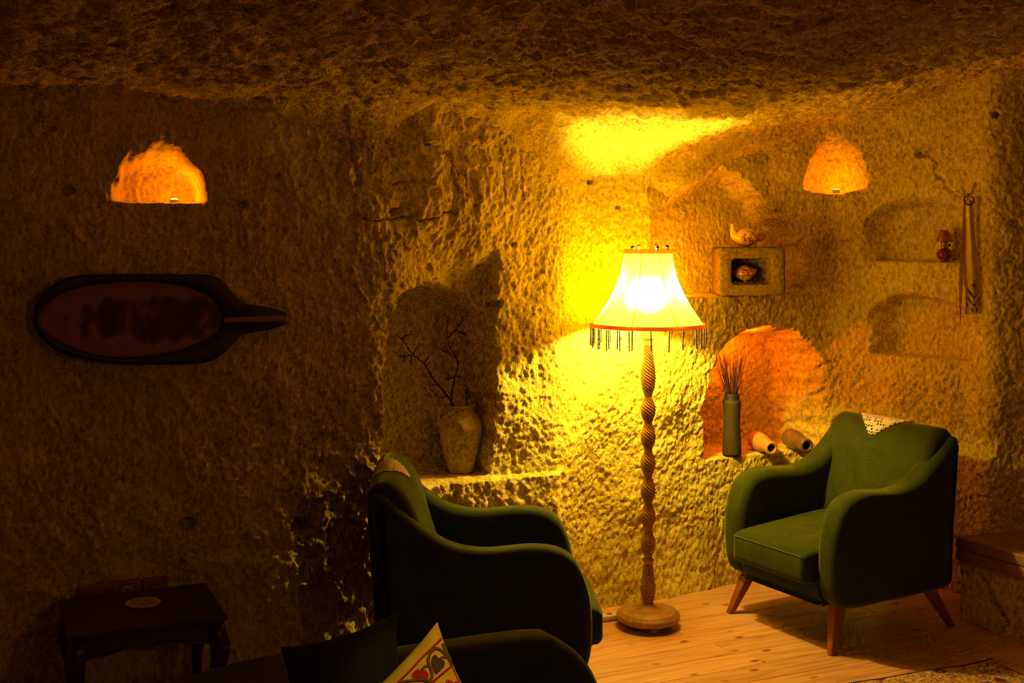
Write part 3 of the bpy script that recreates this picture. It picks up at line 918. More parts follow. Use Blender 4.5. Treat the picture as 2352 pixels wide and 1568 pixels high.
shade = mesh_obj('lamp_shade', V, Fc, shade_m, lamp)
RIB = simple('shade_rib_piping', (0.55, 0.34, 0.07), rough=0.8)
for k in range(8):
    a = 2 * PI * k / 8 + PI / 8
    a = 2 * PI * (k + 0.0) / 8 + (PI / 8)
    tube('rib', [shade_pt(a, z, 0.0006) for z in zs_[::2]] + [shade_pt(a, zs_[-1], 0.0006)], 0.0017, RIB, shade, 6)
def band(name, z0, z1, r0, r1, wavy=0):
    V, Fc = [], []
    n = 128
    prof = [(0.0, 0.0), (0.0035, 0.15), (0.0045, 0.5), (0.0035, 0.85), (0.0, 1.0), (-0.003, 0.85), (-0.003, 0.15)]
    for k in range(n):
        a = 2 * PI * k / n
        for e, f in prof:
            z = z0 + (z1 - z0) * f + (wavy * math.cos(32 * a) if f < 0.3 else 0)
            r = r0 + (r1 - r0) * f + e
            V.append((r * math.cos(a), r * math.sin(a), z))
    m = len(prof)
    for k in range(n):
        for e in range(m):
            Fc.append((k * m + e, ((k + 1) % n) * m + e, ((k + 1) % n) * m + (e + 1) % m, k * m + (e + 1) % m))
    return mesh_obj(name, V, Fc, M['braid'], shade)
band('top_braid', lz(582), lz(573), shade_r(lz(582)) + .001, shade_r(lz(573)) + .001, 0.0012)
band('bottom_braid', lz(750), lz(741), shade_r(lz(744)), shade_r(lz(741)) + .0005, 0.0)
# beaded tassels
rng = random.Random(5)
V, Fc = [], []
prof = [(.0012, 0)]
for k in range(17):
    z = -0.004 - k * 0.0048
    prof += [(.0016, z + .0004), (.0036 if k % 4 else .0044, z - .0014), (.0036 if k % 4 else .0044, z - .0030), (.0016, z - .0044)]
Vt, Ft = lathe_data(prof[::-1], 7)
tm = bpy.data.meshes.new('tassel'); tm.from_pydata([tuple(v) for v in Vt], [], Ft); tm.materials.append(M['bead'])
angs = [-90 + d for d in (-78, -64, -51, -37, -25, -4, 14, 29, 47, 57, 66, 76, 88)] + [100 + 13.5 * k for k in range(12)]
for d in angs:
    a = math.radians(d)
    o = link(bpy.data.objects.new('tassel', tm), lamp)
    r = shade_r(lz(744)) + 0.001
    o.location = (r * math.cos(a), r * math.sin(a), lz(749))
    o.rotation_euler = (rng.uniform(-.03, .03), rng.uniform(-.03, .03), 0)
    o.scale = (1, 1, rng.uniform(0.93, 1.05))
# tiny mushrooms standing on the top rim
for i, (px, sc_, face) in enumerate(((1449, 1.15, 1), (1473, 1.3, -1), (1504, 1.1, 1), (1513, 1.4, -1), (1527, 1.35, 1))):
    dx = (px - 1488.6) / LS
    r = 0.098
    dy = math.sqrt(max(r * r - dx * dx, 0)) * (1 if i in (1, 3) else -1)
    mr = lathe('mushroom_ornament', [(.0034 * sc_, 0), (.0030 * sc_, .004 * sc_), (.0024 * sc_, .010 * sc_), (.0016 * sc_, .013 * sc_)], M['mush_stem'], lamp, 12, (dx, dy, lz(574.5)))
    lathe('cap', [(.0062 * sc_, .009 * sc_), (.0070 * sc_, .011 * sc_), (.0060 * sc_, .0145 * sc_), (.0036 * sc_, .0172 * sc_), (.0005, .0182 * sc_)], M['mush_cap'], mr, 14)

# ------------------------------------------------------------------ hidden lights in the niches
def led(name, px, z, inward, energy, label, down=False):
    x, y, a, b = plan_at(u_of(px))
    p = Vector((x + a * inward, y + b * inward, z))
    root = empty('niche_light', p, 0, label, 'light', 'small amber lights in the niches')
    s = -1 if down else 1
    lathe('housing', [(.016, -0.006), (.018, 0.0), (.018, .008), (.014, .010)], M['plastic'], root, 18)
    lathe('lens', [(.013, .010), (.012, .0125), (.006, .014), (.0005, .0145)], emit_mat('led_lens', (1.0, 0.50, 0.08), 7.0), root, 16)
    root.rotation_euler = (PI if down else 0, 0, 0)
    L = bpy.data.lights.new('led', 'POINT'); L.energy = energy; L.color = (1.0, 0.16, 0.002) if name == 'jar' else LED_COLOR; L.shadow_soft_size = 0.012
    lo = link(bpy.data.objects.new('led', L)); lo.parent = root; lo.location = (0, 0, 0.024)
    return root
led('left', 408, Z_LEFT_LIGHT + 0.006, -0.10, LED_W['left'], 'amber light in the small arched niche above the hanging board')
led('scoop', 1920, Z_SCOOP + 0.004, -0.045, LED_W['scoop'], 'amber light in the round scoop near the ceiling')
led('jar', 1712, z_of(1712, 752) - 0.012, -0.10, LED_W['jar'], 'amber light under the arch of the clay bottle niche', True)
led('upper', 1575, Z_UPPER + 0.014, -0.10, LED_W['upper'], 'amber light in the stone trough niche behind the lamp shade')

# unseen ceiling spot added over the sofa to brighten the embroidered cushion
sp = empty('cushion_fill_spot', (0.25, 1.75, 2.105), 0, 'unseen ceiling spotlight added over the sofa to brighten the embroidered cushion', 'spotlight')
lathe('can', [(.035, 0.0), (.035, -.08), (.030, -.085), (.028, -.03)], M['fixture'], sp, 20, cap1=False)
lathe('rose', [(.045, .03), (.045, 0.0)], M['fixture'], sp, 20)
L = bpy.data.lights.new('spot', 'SPOT'); L.energy = FILL_SPOT_W; L.color = (1.0, 0.60, 0.06); L.spot_size = math.radians(17); L.spot_blend = 0.9; L.shadow_soft_size = 0.02
lo = link(bpy.data.objects.new('spot', L)); lo.parent = sp; lo.location = (0, 0, -0.09)
dirv = Vector((-0.16, 2.45, 0.72)) - Vector((0.25, 1.75, 2.015))
lo.rotation_euler = dirv.to_track_quat('-Z', 'Y').to_euler()

# dim wall lamp added behind the camera as fill for the deep shadows
fill_p = (2.2, -0.20, 1.75)
fill_root = empty('fill_wall_lamp', fill_p, math.atan2(2.11, 5.01), 'unseen dim amber fill lamp added on the plain wall', 'wall lamp')
lathe('back_plate', [(.05, 0), (.05, .008), (.04, .014)], M['brass'], fill_root, 24).rotation_euler = (-PI / 2, 0, 0)
tube('arm', [(0, 0, 0), (0, .09, -.02), (0, .13, .02)], .007, M['brass'], fill_root, 8)
lathe('glass', [(.02, .02), (.05, .05), (.06, .10), (.05, .15)], M['amberglass'], fill_root, 24, (0, .13, 0), cap0=False, cap1=False)
L = bpy.data.lights.new('fill_lamp_light', 'POINT'); L.energy = FILL_LAMP_W; L.color = (1.0, 0.50, 0.03); L.shadow_soft_size = 0.05
lo = link(bpy.data.objects.new('fill_lamp_light', L)); lo.parent = fill_root; lo.location = (0, .13, .20)

# ------------------------------------------------------------------ jar niche: amphora with bare branches
jv = px_pt(1058, 1090, 4.90)
jar = empty('clay_jar', (jv.x, jv.y, Z_VASE + 0.006), 0, 'pitted cream clay jar with one handle in the dark niche', 'jar')
JS = F / 4.90
jp = [(27, 0), (29, 3), (33, 20), (40, 48), (46, 74), (50, 96), (50, 106), (47, 118), (39, 129), (34, 134), (31, 141), (31, 148), (34, 150.5), (35, 153), (32, 154), (28, 152), (27, 140), (30, 130)]
lathe('body', [(r / JS, z / JS) for r, z in jp], M['clay'], jar, 40, cap1=False)
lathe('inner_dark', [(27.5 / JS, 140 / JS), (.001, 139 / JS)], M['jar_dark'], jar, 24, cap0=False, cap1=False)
hd = catmull([(-30 / JS, 0, 143 / JS), (-44 / JS, -.004, 146 / JS), (-50 / JS, -.006, 134 / JS), (-50 / JS, -.006, 118 / JS), (-47 / JS, -.004, 104 / JS)], False, 5)
tube('handle', hd, [0.0085] * len(hd), M['clay'], jar, 10)

def crop4(x, y): return (700 + x / 2.851, 560 + y / 2.851)
YB = 4.91
def branch(name, main, r0, label, subs=(), seed=1, dy=0.0):
    rg = random.Random(seed)
    root = empty(name, (jv.x, jv.y, Z_VASE + 0.05), 0, label, 'branch', 'bare branches in the clay jar')
    org = Vector(root.location)
    parts = []
    def add(line, ra, rb, yoff, depth=0):
        n = len(line)
        pts = []
        for i, (cx0, cy0) in enumerate(line):
            px, py = crop4(cx0, cy0)
            pts.append(px_pt(px, py, YB + yoff * (i / max(1, n - 1))) - org)
        sp_ = [Vector(p) for p in catmull([tuple(p) for p in pts], False, 4)]
        m = len(sp_)
        for i in range(1, m - 1): sp_[i] += Vector((rg.uniform(-.002, .002), rg.uniform(-.002, .002), rg.uniform(-.002, .002)))
        rad = [ra + (rb - ra) * i / (m - 1) for i in range(m)]
        parts.append(tube_data(sp_, rad, 6))
        # thorny twiglets
        for i in range(2, m - 1):
            if rg.random() < 0.62:
                d = (sp_[i + 1] - sp_[i - 1]).normalized()
                side = Vector((rg.uniform(-1, 1), rg.uniform(-.8, .8), rg.uniform(-.3, 1))).normalized()
                v = (d * 0.5 + side).normalized()
                ln = rg.uniform(.008, .032)
                a = sp_[i]; b = a + v * ln * .55 + Vector((0, 0, .002)); c = b + (v + Vector((rg.uniform(-.5, .5), 0, rg.uniform(-.2, .6)))).normalized() * ln * .5
                parts.append(tube_data([a, b, c], [max(rb, .0012), .0010, .0006], 5))
    add(main, r0, .0016, dy)
    o = root
    for s in subs: add(s, .0024, .0009, dy + rg.uniform(-.02, .05))
    V, Fc = merge(parts)
    mesh_obj('stem', V, Fc, M['twig'], root)
branch('bare_branch', [(1000, 1180), (985, 1085), (930, 990), (870, 920), (820, 850), (780, 785), (710, 725), (660, 660), (640, 612)], .0048, 'long bare thorny branch leaning out of the clay jar',
       [[(640, 612), (665, 600), (695, 588)], [(640, 620), (622, 618)], [(710, 725), (660, 735), (620, 735), (603, 708)], [(660, 735), (640, 770)],
        [(715, 725), (730, 680), (780, 650)], [(780, 785), (820, 730), (855, 712)], [(870, 920), (820, 925), (780, 912)], [(930, 990), (880, 1010), (840, 965), (815, 925)], [(700, 740), (690, 790)], [(840, 870), (790, 870), (768, 840)]], 3, 0.04)
branch('bare_branch', [(1000, 1180), (965, 1060), (960, 1000), (972, 930), (980, 880), (1002, 810), (985, 740), (948, 670), (932, 580), (940, 470)], .0034, 'upright forked bare branch in the clay jar',
       [[(985, 740), (940, 715), (890, 690), (830, 648)], [(960, 680), (990, 620)], [(940, 610), (990, 560), (1030, 500), (1072, 425)], [(985, 565), (1030, 585), (1068, 608)], [(985, 870), (940, 885), (925, 890)],
        [(990, 860), (1000, 870), (1022, 868)], [(985, 740), (975, 690)], [(1000, 790), (1015, 770)]], 9, 0.07)
branch('bare_branch', [(1040, 1180), (1066, 1075), (1064, 1020), (1058, 960), (1052, 925)], .0022, 'short thin bare twig upright in the clay jar',
       [[(1064, 1010), (1080, 985)], [(1060, 980), (1040, 955)], [(1058, 970), (1072, 940)]], 12, 0.02)

# ------------------------------------------------------------------ glowing niche: bottle with twigs and two lying bottles
bp_ = px_pt(1681, 1046, 5.60)
SB = F / 5.60
tall = empty('stoneware_bottle', (bp_.x, bp_.y, Z_JAR + 0.007), 0, 'tall olive stoneware bottle standing upright in the glowing niche', 'bottle')
lathe('body', [(r / SB, z / SB) for r, z in [(21.5, 0), (22, 3), (21.5, 15), (20, 40), (18.8, 65), (19, 90), (20.2, 110), (20.6, 120), (20.2, 123), (17.5, 124.5)]], M['stoneware'], tall, 36, cap1=False)
lathe('neck', [(r / SB, z / SB) for r, z in [(17.6, 124), (17, 126), (16.8, 132), (17.2, 137), (17, 139), (14.5, 139.5), (14, 126), (.2, 125)]], M['stoneware_rim'], tall, 36, cap0=False, cap1=False)
tb = empty('dried_twig_bundle', (bp_.x, bp_.y, Z_JAR + 0.007 + 128 / SB), 0, 'bundle of thin dried twigs in the olive bottle', 'twigs')
rg = random.Random(21)
for k in range(84):
    a = rg.uniform(0, 2 * PI); r0 = 0.021 * math.sqrt(rg.random()); hgt = rg.uniform(.10, .225) if k % 5 else rg.uniform(.20, .25)
    spread = rg.uniform(0.2, 1.0) * (0.10 if rg.random() < .25 else 0.055)
    p0 = Vector((r0 * math.cos(a), r0 * math.sin(a), 0))
    ln = Vector((math.cos(a) * spread, math.sin(a) * spread * 0.6, hgt))
    if k == 5: ln = Vector((-.07, -.02, .03))
    p1 = p0 + ln * .5 + Vector((rg.uniform(-.005, .005), rg.uniform(-.005, .005), 0)); p2 = p0 + ln
    tube('twig', [p0, p1, p2], [.0017, .0014, .0007], M["drytwig"], tb, 4)

def lying_bottle(mouth_px, tail_px, Ym, Yt, rm, rt, mats, label):
    zc = Z_JAR + 0.007
    m = px_pt(*mouth_px, Ym); t_ = px_pt(*tail_px, Yt)
    a = Vector((m.x, m.y, zc + rm)); b = Vector((t_.x, t_.y, zc + rt))
    root = empty('clay_bottle', (a.x, a.y, zc), 0, label, 'bottle', 'clay bottles lying in the glowing niche')
    d = (b - a); Ln = d.length; q = d.to_track_quat('Z', 'Y')
    prof = [(rm * .60, .05), (rm * .60, 0.002), (rm * .68, -.001), (rm * .88, 0.0), (rm * .97, .004), (rm, .010), (rm * .99, .017), (rm * .92, .022), (rm * .93, .030), (rm * .98, .05),
            (rt * .98, Ln * .55), (rt, Ln * .75), (rt * .97, Ln * .9), (rt * .8, Ln * .98), (rt * .3, Ln)]
    V, Fc = lathe_data(prof, 32, cap0=False)
    o = mesh_obj('body', V, Fc, mats[0], root); o.rotation_mode = 'QUATERNION'; o.rotation_quaternion = q; o.location = (0, 0, rm)
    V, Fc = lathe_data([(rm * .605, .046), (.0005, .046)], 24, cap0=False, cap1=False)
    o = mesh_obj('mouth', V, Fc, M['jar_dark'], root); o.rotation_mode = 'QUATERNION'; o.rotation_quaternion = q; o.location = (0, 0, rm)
lying_bottle((1773, 1028), (1732, 1024), 5.575, 5.765, 0.0325, 0.0450, (M['terracotta'],), 'pale terracotta bottle lying on its side in the glowing niche')
lying_bottle((1854, 1026), (1810, 1022), 5.63, 5.82, 0.0345, 0.0470, (M['umber'],), 'dark glazed brown bottle lying on its side in the glowing niche')

# ------------------------------------------------------------------ upper niche: stone trough with ceramic birds
SXc = px_pt(1718, 672, 5.56)
SSc = F / 5.56
yaw_s = math.radians(0)
st = empty('stone_trough', (SXc.x, SXc.y, Z_UPPER + 0.006), yaw_s, 'square hollow stone trough standing on its side in the arched niche', 'stone trough')
W_, H_, D_ = 150 / SSc, 110 / SSc, 0.20
def rrect(x0, x1, z0, z1, r, n=7, wob=0.0, rg=random.Random(3)):
    out = []
    for cx0, cz0, a0 in ((x1 - r, z1 - r, 0), (x0 + r, z1 - r, 90), (x0 + r, z0 + r, 180), (x1 - r, z0 + r, 270)):
        for k in range(n):
            a = math.radians(a0 + 90 * k / (n - 1))
            out.append((cx0 + r * math.cos(a) + rg.uniform(-wob, wob), cz0 + r * math.sin(a) + rg.uniform(-wob, wob)))
    return out
def densify(lp, m):
    L = np.array(lp + [lp[0]]); s = np.concatenate([[0], np.cumsum(np.linalg.norm(np.diff(L, axis=0), axis=1))])
    t = np.linspace(0, s[-1], m, endpoint=False)
    return np.stack([np.interp(t, s, L[:, 0]), np.interp(t, s, L[:, 1])], 1)
outer = densify(rrect(-W_ / 2, W_ / 2, 0, H_, .016, wob=.0008), 96)
i0_, i1_ = -W_ / 2 + 29 / SSc, W_ / 2 - 30 / SSc
inner = densify(rrect(i0_, i1_, 25 / SSc, H_ - 25 / SSc, .022, wob=.0012), 96)
mid_c = (outer + inner) / 2
V = []
loops = [(inset_loop(outer, .004), D_ / 2), (outer, D_ / 2 - .006), (outer, -D_ / 2 + .010), (inset_loop(outer, .004), -D_ / 2 + .003), (inset_loop(outer, .010), -D_ / 2), (mid_c, -D_ / 2 + .001), (inset_loop(inner, -.006), -D_ / 2),
         (inner, -D_ / 2 + .006), (inset_loop(inner, .002), -D_ / 2 + .05), (inset_loop(inner, .006), D_ / 2 - .05)]
for L, y in loops: V += [(p[0], y, p[1]) for p in L]
n = 96; Fc = [(i * n + k, i * n + (k + 1) % n, (i + 1) * n + (k + 1) % n, (i + 1) * n + k) for i in range(len(loops) - 1) for k in range(n)]
Fc += [tuple(range(n - 1, -1, -1)), tuple((len(loops) - 1) * n + k for k in range(n))]
mesh_obj('block', V, Fc, M['stone'], st)
RS = Matrix.Rotation(yaw_s, 3, 'Z')
def in_trough(x, y, z): return Vector(st.location) + RS @ Vector((x, y, z))

def bird_mat():
    m, nt, b = new_mat('painted_cream_glaze')
    v = coords(nt)
    n1 = N(nt, 'ShaderNodeTexNoise', i_Scale=42.0, i_Detail=3.0); n2 = N(nt, 'ShaderNodeTexNoise', i_Scale=120.0, i_Detail=3.0)
    nt.links.new(v, n1.inputs['Vector']); nt.links.new(v, n2.inputs['Vector'])
    sep = N(nt, 'ShaderNodeSeparateXYZ'); nt.links.new(v, sep.inputs[0])
    # painted posy only around the middle of the body
    d = N(nt, 'ShaderNodeVectorMath', operation='LENGTH')
    sc2 = N(nt, 'ShaderNodeVectorMath', operation='MULTIPLY'); sc2.inputs[1].default_value = (1.0, 0.0, 1.2)
    sh = N(nt, 'ShaderNodeVectorMath', operation='SUBTRACT'); sh.inputs[1].default_value = (0.002, 0, 0.043)
    nt.links.new(v, sh.inputs[0]); nt.links.new(sh.outputs[0], sc2.inputs[0]); nt.links.new(sc2.outputs[0], d.inputs[0])
    msk = N(nt, 'ShaderNodeMapRange'); msk.inputs[1].default_value = 0.044; msk.inputs[2].default_value = 0.026
    nt.links.new(d.outputs['Value'], msk.inputs[0])
    r1 = ramp(nt, n1.outputs[0], [(0.40, (0, 0, 0)), (0.50, (1, 1, 1))]); r2 = ramp(nt, n2.outputs[0], [(0.50, (0, 0, 0)), (0.54, (1, 1, 1))])
    a = N(nt, 'ShaderNodeMath', operation='MULTIPLY'); nt.links.new(r1, a.inputs[0]); nt.links.new(msk.outputs[0], a.inputs[1])
    c = N(nt, 'ShaderNodeMath', operation='MULTIPLY'); nt.links.new(r2, c.inputs[0]); nt.links.new(a.outputs[0], c.inputs[1])
    mx = N(nt, 'ShaderNodeMix', data_type='RGBA'); mx.inputs[6].default_value = (0.80, 0.60, 0.26, 1); mx.inputs[7].default_value = (0.62, 0.20, 0.05, 1)
    nt.links.new(a.outputs[0], mx.inputs[0])
    mx2 = N(nt, 'ShaderNodeMix', data_type='RGBA'); mx2.inputs[7].default_value = (0.06, 0.03, 0.03, 1)
    nt.links.new(mx.outputs[2], mx2.inputs[6]); nt.links.new(c.outputs[0], mx2.inputs[0])
    nt.links.new(mx2.outputs[2], b.inputs['Base Color'])
    b.inputs['Roughness'].default_value = 0.12
    return m
M['glaze'] = bird_mat()
M['birdtail'] = simple('painted_red_rings', (0.50, 0.16, 0.04), (0.30, 0.08, 0.02), rough=0.3)
def bird(loc, rz, scale, spine, tailspine, label):
    root = empty('ceramic_bird', loc, rz, label, 'bird figurine', 'painted ceramic birds of the stone trough')
    pts = catmull([(x, 0, z) for x, z, r in spine], False, 6)
    rad = [float(q[0]) for q in catmull([(r,) for x, z, r in spine], False, 6)]
    V, Fc = tube_data([Vector(p) * scale for p in pts], [max(r, .0008) * scale for r in rad], 24)
    mesh_obj('body', V, Fc, M['glaze'], root)
    tp = catmull([(x, 0, z) for x, z, r in tailspine], False, 12); tr = [float(q[0]) for q in catmull([(r,) for x, z, r in tailspine], False, 12)]
    tr = [r * (1 + 0.10 * math.sin(i * 1.3)) for i, r in enumerate(tr)]
    V, Fc = tube_data([Vector(p) * scale for p in tp], [max(r, .0006) * scale for r in tr], 18)
    mesh_obj('tail', V, Fc, M['birdtail'], root)
    lathe('foot_ring', [(.010 * scale, 0), (.011 * scale, .003), (.009 * scale, .006)], M['glaze'], root, 16)
k_ = 1 / SSc / 7.465   # crop pixels (7.465x) to metres
b1 = in_trough(-6 / SSc, -.02, H_)
bird((b1.x, b1.y, b1.z - .0005), math.radians(8), 1.0,
     [((x - 680) * k_, (610 - z) * k_, r * k_) for x, z, r in [(437, 210, 30), (438, 240, 34), (442, 290, 42), (452, 340, 58), (478, 392, 86), (530, 420, 122), (600, 432, 150), (680, 438, 162), (760, 440, 146), (830, 440, 108), (875, 440, 62), (885, 440, 20)]],
     [((x - 680) * k_, (610 - z) * k_, r * k_) for x, z, r in [(865, 440, 62), (900, 440, 62), (940, 442, 64), (975, 442, 54), (1000, 442, 24)]],
     'upright-necked cream ceramic bird on top of the stone trough')
b2 = in_trough(-8 / SSc, 0.0, 25 / SSc + .012)
bird((b2.x, b2.y, b2.z), math.radians(8), 1.0,
     [((x - 640) * k_, (1195 - z) * k_, r * k_) for x, z, r in [(862, 990, 4), (845, 1000, 22), (815, 1015, 48), (775, 1030, 84), (720, 1042, 116), (650, 1050, 134), (580, 1052, 124), (520, 1050, 92), (480, 1045, 62), (470, 1042, 20)]],
     [((x - 640) * k_, (1195 - z) * k_, r * k_) for x, z, r in [(490, 1046, 60), (465, 1040, 48), (435, 1030, 34), (405, 1022, 18), (385, 1016, 4)]],
     'small cream ceramic bird nesting inside the stone trough')
# straw on the trough floor
rg = random.Random(8); parts = []
for k in range(260):
    x = rg.uniform(i0_ + .012, i1_ - .012); y = rg.uniform(-D_ / 2 + .008, D_ / 2 - .075); z = 25 / SSc + rg.uniform(.003, .013)
    a = rg.uniform(0, PI); ln = rg.uniform(.008, .018)
    x = min(max(x, i0_ + .02), i1_ - .02)
    d = Vector((math.cos(a) * ln, math.sin(a) * ln * .6, rg.uniform(-.003, .004)))
    p = Vector((x, y, z))
    parts.append(tube_data([p - d * .5, p + d * .5], [.0009, .0006], 3))
V, Fc = merge(parts)
sw = mesh_obj('straw', V, Fc, M['straw']); sw.location = st.location; sw.rotation_euler = (0, 0, yaw_s)
tag(sw, 'dry straw nest bedding inside the stone trough', 'straw', kind='stuff')

# ------------------------------------------------------------------ small red oil lamp on the shelf
ox, oy, oa, ob = plan_at(u_of(2158))
op = Vector((ox - oa * 0.055, oy - ob * 0.055, z_of(2100, 603) + .007))
OSc = F / op.y
oil = empty('oil_lamp', op, 0, 'small red glass oil lamp with amber shade on the rock shelf', 'oil lamp')
lathe('font', [(r / OSc, z / OSc) for r, z in [(9, 0), (10, 1.5), (8, 3), (12, 6), (16, 11), (17, 16), (16, 21), (12.5, 26), (8, 29), (7, 31)]], M['redglass'], oil, 48, lobes=16, lobe_amp=.035)
lathe('burner', [(r / OSc, z / OSc) for r, z in [(7, 30), (8, 32), (8, 35), (6, 37), (6.5, 40), (8.5, 42), (8.5, 45), (6, 46)]], M['brass'], oil, 24)
kb = lathe('knob', [(0.001, 0), (3 / OSc, .0006), (3 / OSc, .004), (.001, .0046)], M['iron'], oil, 14, (11 / OSc, -2 / OSc, 37 / OSc)); kb.rotation_euler = (PI / 2, 0, 0)
tube('knob_stem', [(5 / OSc, 0, 37 / OSc), (11 / OSc, -1 / OSc, 37 / OSc)], .0012, M['brass'], oil, 6)
lathe('glass_shade', [(r / OSc, z / OSc) for r, z in [(17, 45), (17.5, 46.5), (16, 52), (14.5, 58), (12, 64), (9.5, 69), (8.5, 72), (8, 71), (9, 68), (15.5, 50)]], M['amberglass'], oil, 48, lobes=14, lobe_amp=.04, cap0=False, cap1=False)

# ------------------------------------------------------------------ embroidered towel on an iron ring
wt = wall_pt(2228, 455, 0.10)
TY = wt.y; TSc = F / TY
def tw(px, py, dy=0.0): return px_pt(px, py, TY + dy)
def crop_t(x, y): return (2120 + x / 4.3556, 400 + y / 4.3556)
tow_o = tw(2228, 470)
towel = empty('embroidered_towel', tow_o, 0, 'long cream linen towel with embroidered end hanging from the iron ring', 'towel')
def strip(name, left, right, mat, parent, org, dyf, thick=.0022, nw=10, sub=6):
    Lp = catmull(left, False, sub); Rp = catmull(right, False, sub)
    m = len(Lp); V, Fc = [], []
    for side in (0, 1):
        for i in range(m):
            for j in range(nw + 1):
                q = j / nw
                x = Lp[i][0] * (1 - q) + Rp[i][0] * q; y = Lp[i][1] * (1 - q) + Rp[i][1] * q
                px, py = crop_t(x, y)
                V.append(tw(px, py, dyf(i / (m - 1), q) + side * thick) - org)
    K = m * (nw + 1); w = nw + 1
    for i in range(m - 1):
        for j in range(nw):
            a = i * w + j
            Fc.append((a, a + w, a + w + 1, a + 1)); Fc.append((K + a, K + a + 1, K + a + w + 1, K + a + w))
    for i in range(m - 1):
        for j in (0, nw):
            a = i * w + j; f = (a, K + a, K + a + w, a + w)
            Fc.append(f if j else f[::-1])
    for j in range(nw):
        for i in (0, m - 1):
            a = i * w + j; Fc.append((a, a + 1, K + a + 1, K + a) if i == 0 else (a, K + a, K + a + 1, a + 1))
    return mesh_obj(name, V, Fc, mat, parent)
dy_main = lambda f, q: -0.012 + 0.008 * math.sin(q * 7 + 0.6) * (0.4 + 0.6 * (1 - f)) + 0.004 * math.sin(f * 9)
main_L = [(425, 255), (412, 320), (412, 480), (412, 640), (410, 760), (408, 900), (412, 1040), (425, 1160), (425, 1280), (422, 1398)]
main_R = [(490, 255), (500, 320), (512, 480), (525, 640), (540, 760), (560, 900), (575, 1010), (578, 1120), (588, 1260), (592, 1395)]
strip('front_panel', main_L, main_R, M['linen'], towel, tow_o, dy_main)
fold_L = [(415, 255), (402, 330), (398, 480), (385, 640), (375, 780), (366, 900), (362, 1040), (360, 1170), (364, 1320), (372, 1515)]
fold_R = [(440, 255), (425, 330), (425, 480), (420, 640), (415, 780), (408, 900), (402, 1040), (398, 1170), (388, 1320), (378, 1515)]
strip('back_fold', fold_L, fold_R, M['linen'], towel, tow_o, lambda f, q: 0.006 + 0.012 * q, nw=5)
strip('loop_end', [(388, 120), (392, 150), (400, 185), (415, 225), (440, 255)], [(392, 122), (412, 150), (430, 185), (450, 215), (478, 235)], M['linen'], towel, tow_o, lambda f, q: -.004 - .010 * f, nw=4)
strip('loop_end', [(518, 75), (500, 115), (485, 165), (465, 200), (430, 230)], [(545, 90), (538, 135), (515, 180), (492, 212), (455, 265)], M['linen'], towel, tow_o, lambda f, q: -.006 - .018 * f, nw=4)
def emb(name, pts, mat, closed=True, w=0.0, host=towel):
    V = []
    def P(x, y):
        # position across the front panel
        f = min(1, max(0, (y - 255) / (1398 - 255)))
        l = np.interp(y, [p[1] for p in main_L], [p[0] for p in main_L]); r = np.interp(y, [p[1] for p in main_R], [p[0] for p in main_R])
        q = (x - l) / (r - l)
        i = np.interp(y, [p[1] for p in main_L], np.linspace(0, 1, len(main_L)))
        px, py = crop_t(x, y)
        return tw(px, py, dy_main(i, q) - .0012) - tow_o
    if closed:
        dens = []
        for k in range(len(pts)):
            a, b = np.array(pts[k]), np.array(pts[(k + 1) % len(pts)])
            for s in range(4): dens.append(a + (b - a) * s / 4)
        V = [P(*p) for p in dens]; n = len(V)
        Vb = [v + Vector((0, .0008, 0)) for v in V]
        mesh_obj(name, V + Vb, [tuple(range(n))] + [(k, (k + 1) % n, n + (k + 1) % n, n + k) for k in range(n)], mat, host, smooth=False)
    else:
        d = []
        for a, b in zip(pts[:-1], pts[1:]):
            for s in range(4): d.append(P(*(np.array(a) + (np.array(b) - np.array(a)) * s / 4)))
        d.append(P(*pts[-1]))
        tube(name, d, w, mat, host, 5)
emb('red_diamond', [(511, 1080), (536, 1112), (511, 1145), (487, 1112)], M['red'])
emb('flower_stem', [(511, 1145), (512, 1240), (513, 1335)], M['navy'], False, .0009)
for ln in ([(511, 1080), (511, 1055)], [(511, 1078), (498, 1062)], [(511, 1078), (524, 1062)], [(487, 1112), (468, 1112)], [(490, 1104), (474, 1098)], [(536, 1112), (553, 1110)], [(533, 1120), (548, 1126)], [(500, 1135), (490, 1155)], [(522, 1135), (530, 1155)]):
    emb('ray', ln, M['navy'], False, .0006)
emb('leaf', [(441, 1140), (470, 1172), (495, 1200), (511, 1225), (511, 1250), (480, 1215), (450, 1175)], M['navy'])
emb('leaf', [(570, 1118), (562, 1165), (540, 1205), (514, 1250), (514, 1228), (540, 1195), (560, 1150)], M['brownthread'])
emb('leaf', [(436, 1215), (465, 1250), (490, 1285), (511, 1308), (511, 1325), (475, 1290), (445, 1250)], M['brownthread'])
emb('leaf', [(574, 1215), (572, 1250), (545, 1290), (515, 1325), (514, 1305), (535, 1275), (560, 1240)], M['red'])
emb('flower_pot', [(480, 1338), (553, 1338), (540, 1356), (552, 1372), (482, 1372), (494, 1356)], M['navy'])
emb('dash', [(566, 1285), (576, 1282), (574, 1310), (566, 1312)], M['navy'])
emb('dash', [(438, 1292), (448, 1292), (448, 1322), (437, 1325)], M['navy'])
tube('red_stitch', [tw(*crop_t(x, y), 0.0035) - tow_o for x, y in [(364, 1295), (368, 1325), (374, 1350), (379, 1380)]], .0014, M['red'], towel, 5)
ringp = []
rr_ = 24 / TSc
ro = tw(*crop_t(457, 257), -.012)
ring_root = empty('iron_ring', ro, 0, 'black iron ring on a wall peg holding the towel', 'ring')
tube('hoop', [(11 / TSc * math.cos(a), .0 + .004 * math.sin(a), 11.5 / TSc * math.sin(a)) for a in np.linspace(0, 2 * PI, 33)], .0028, M['iron'], ring_root, 8)
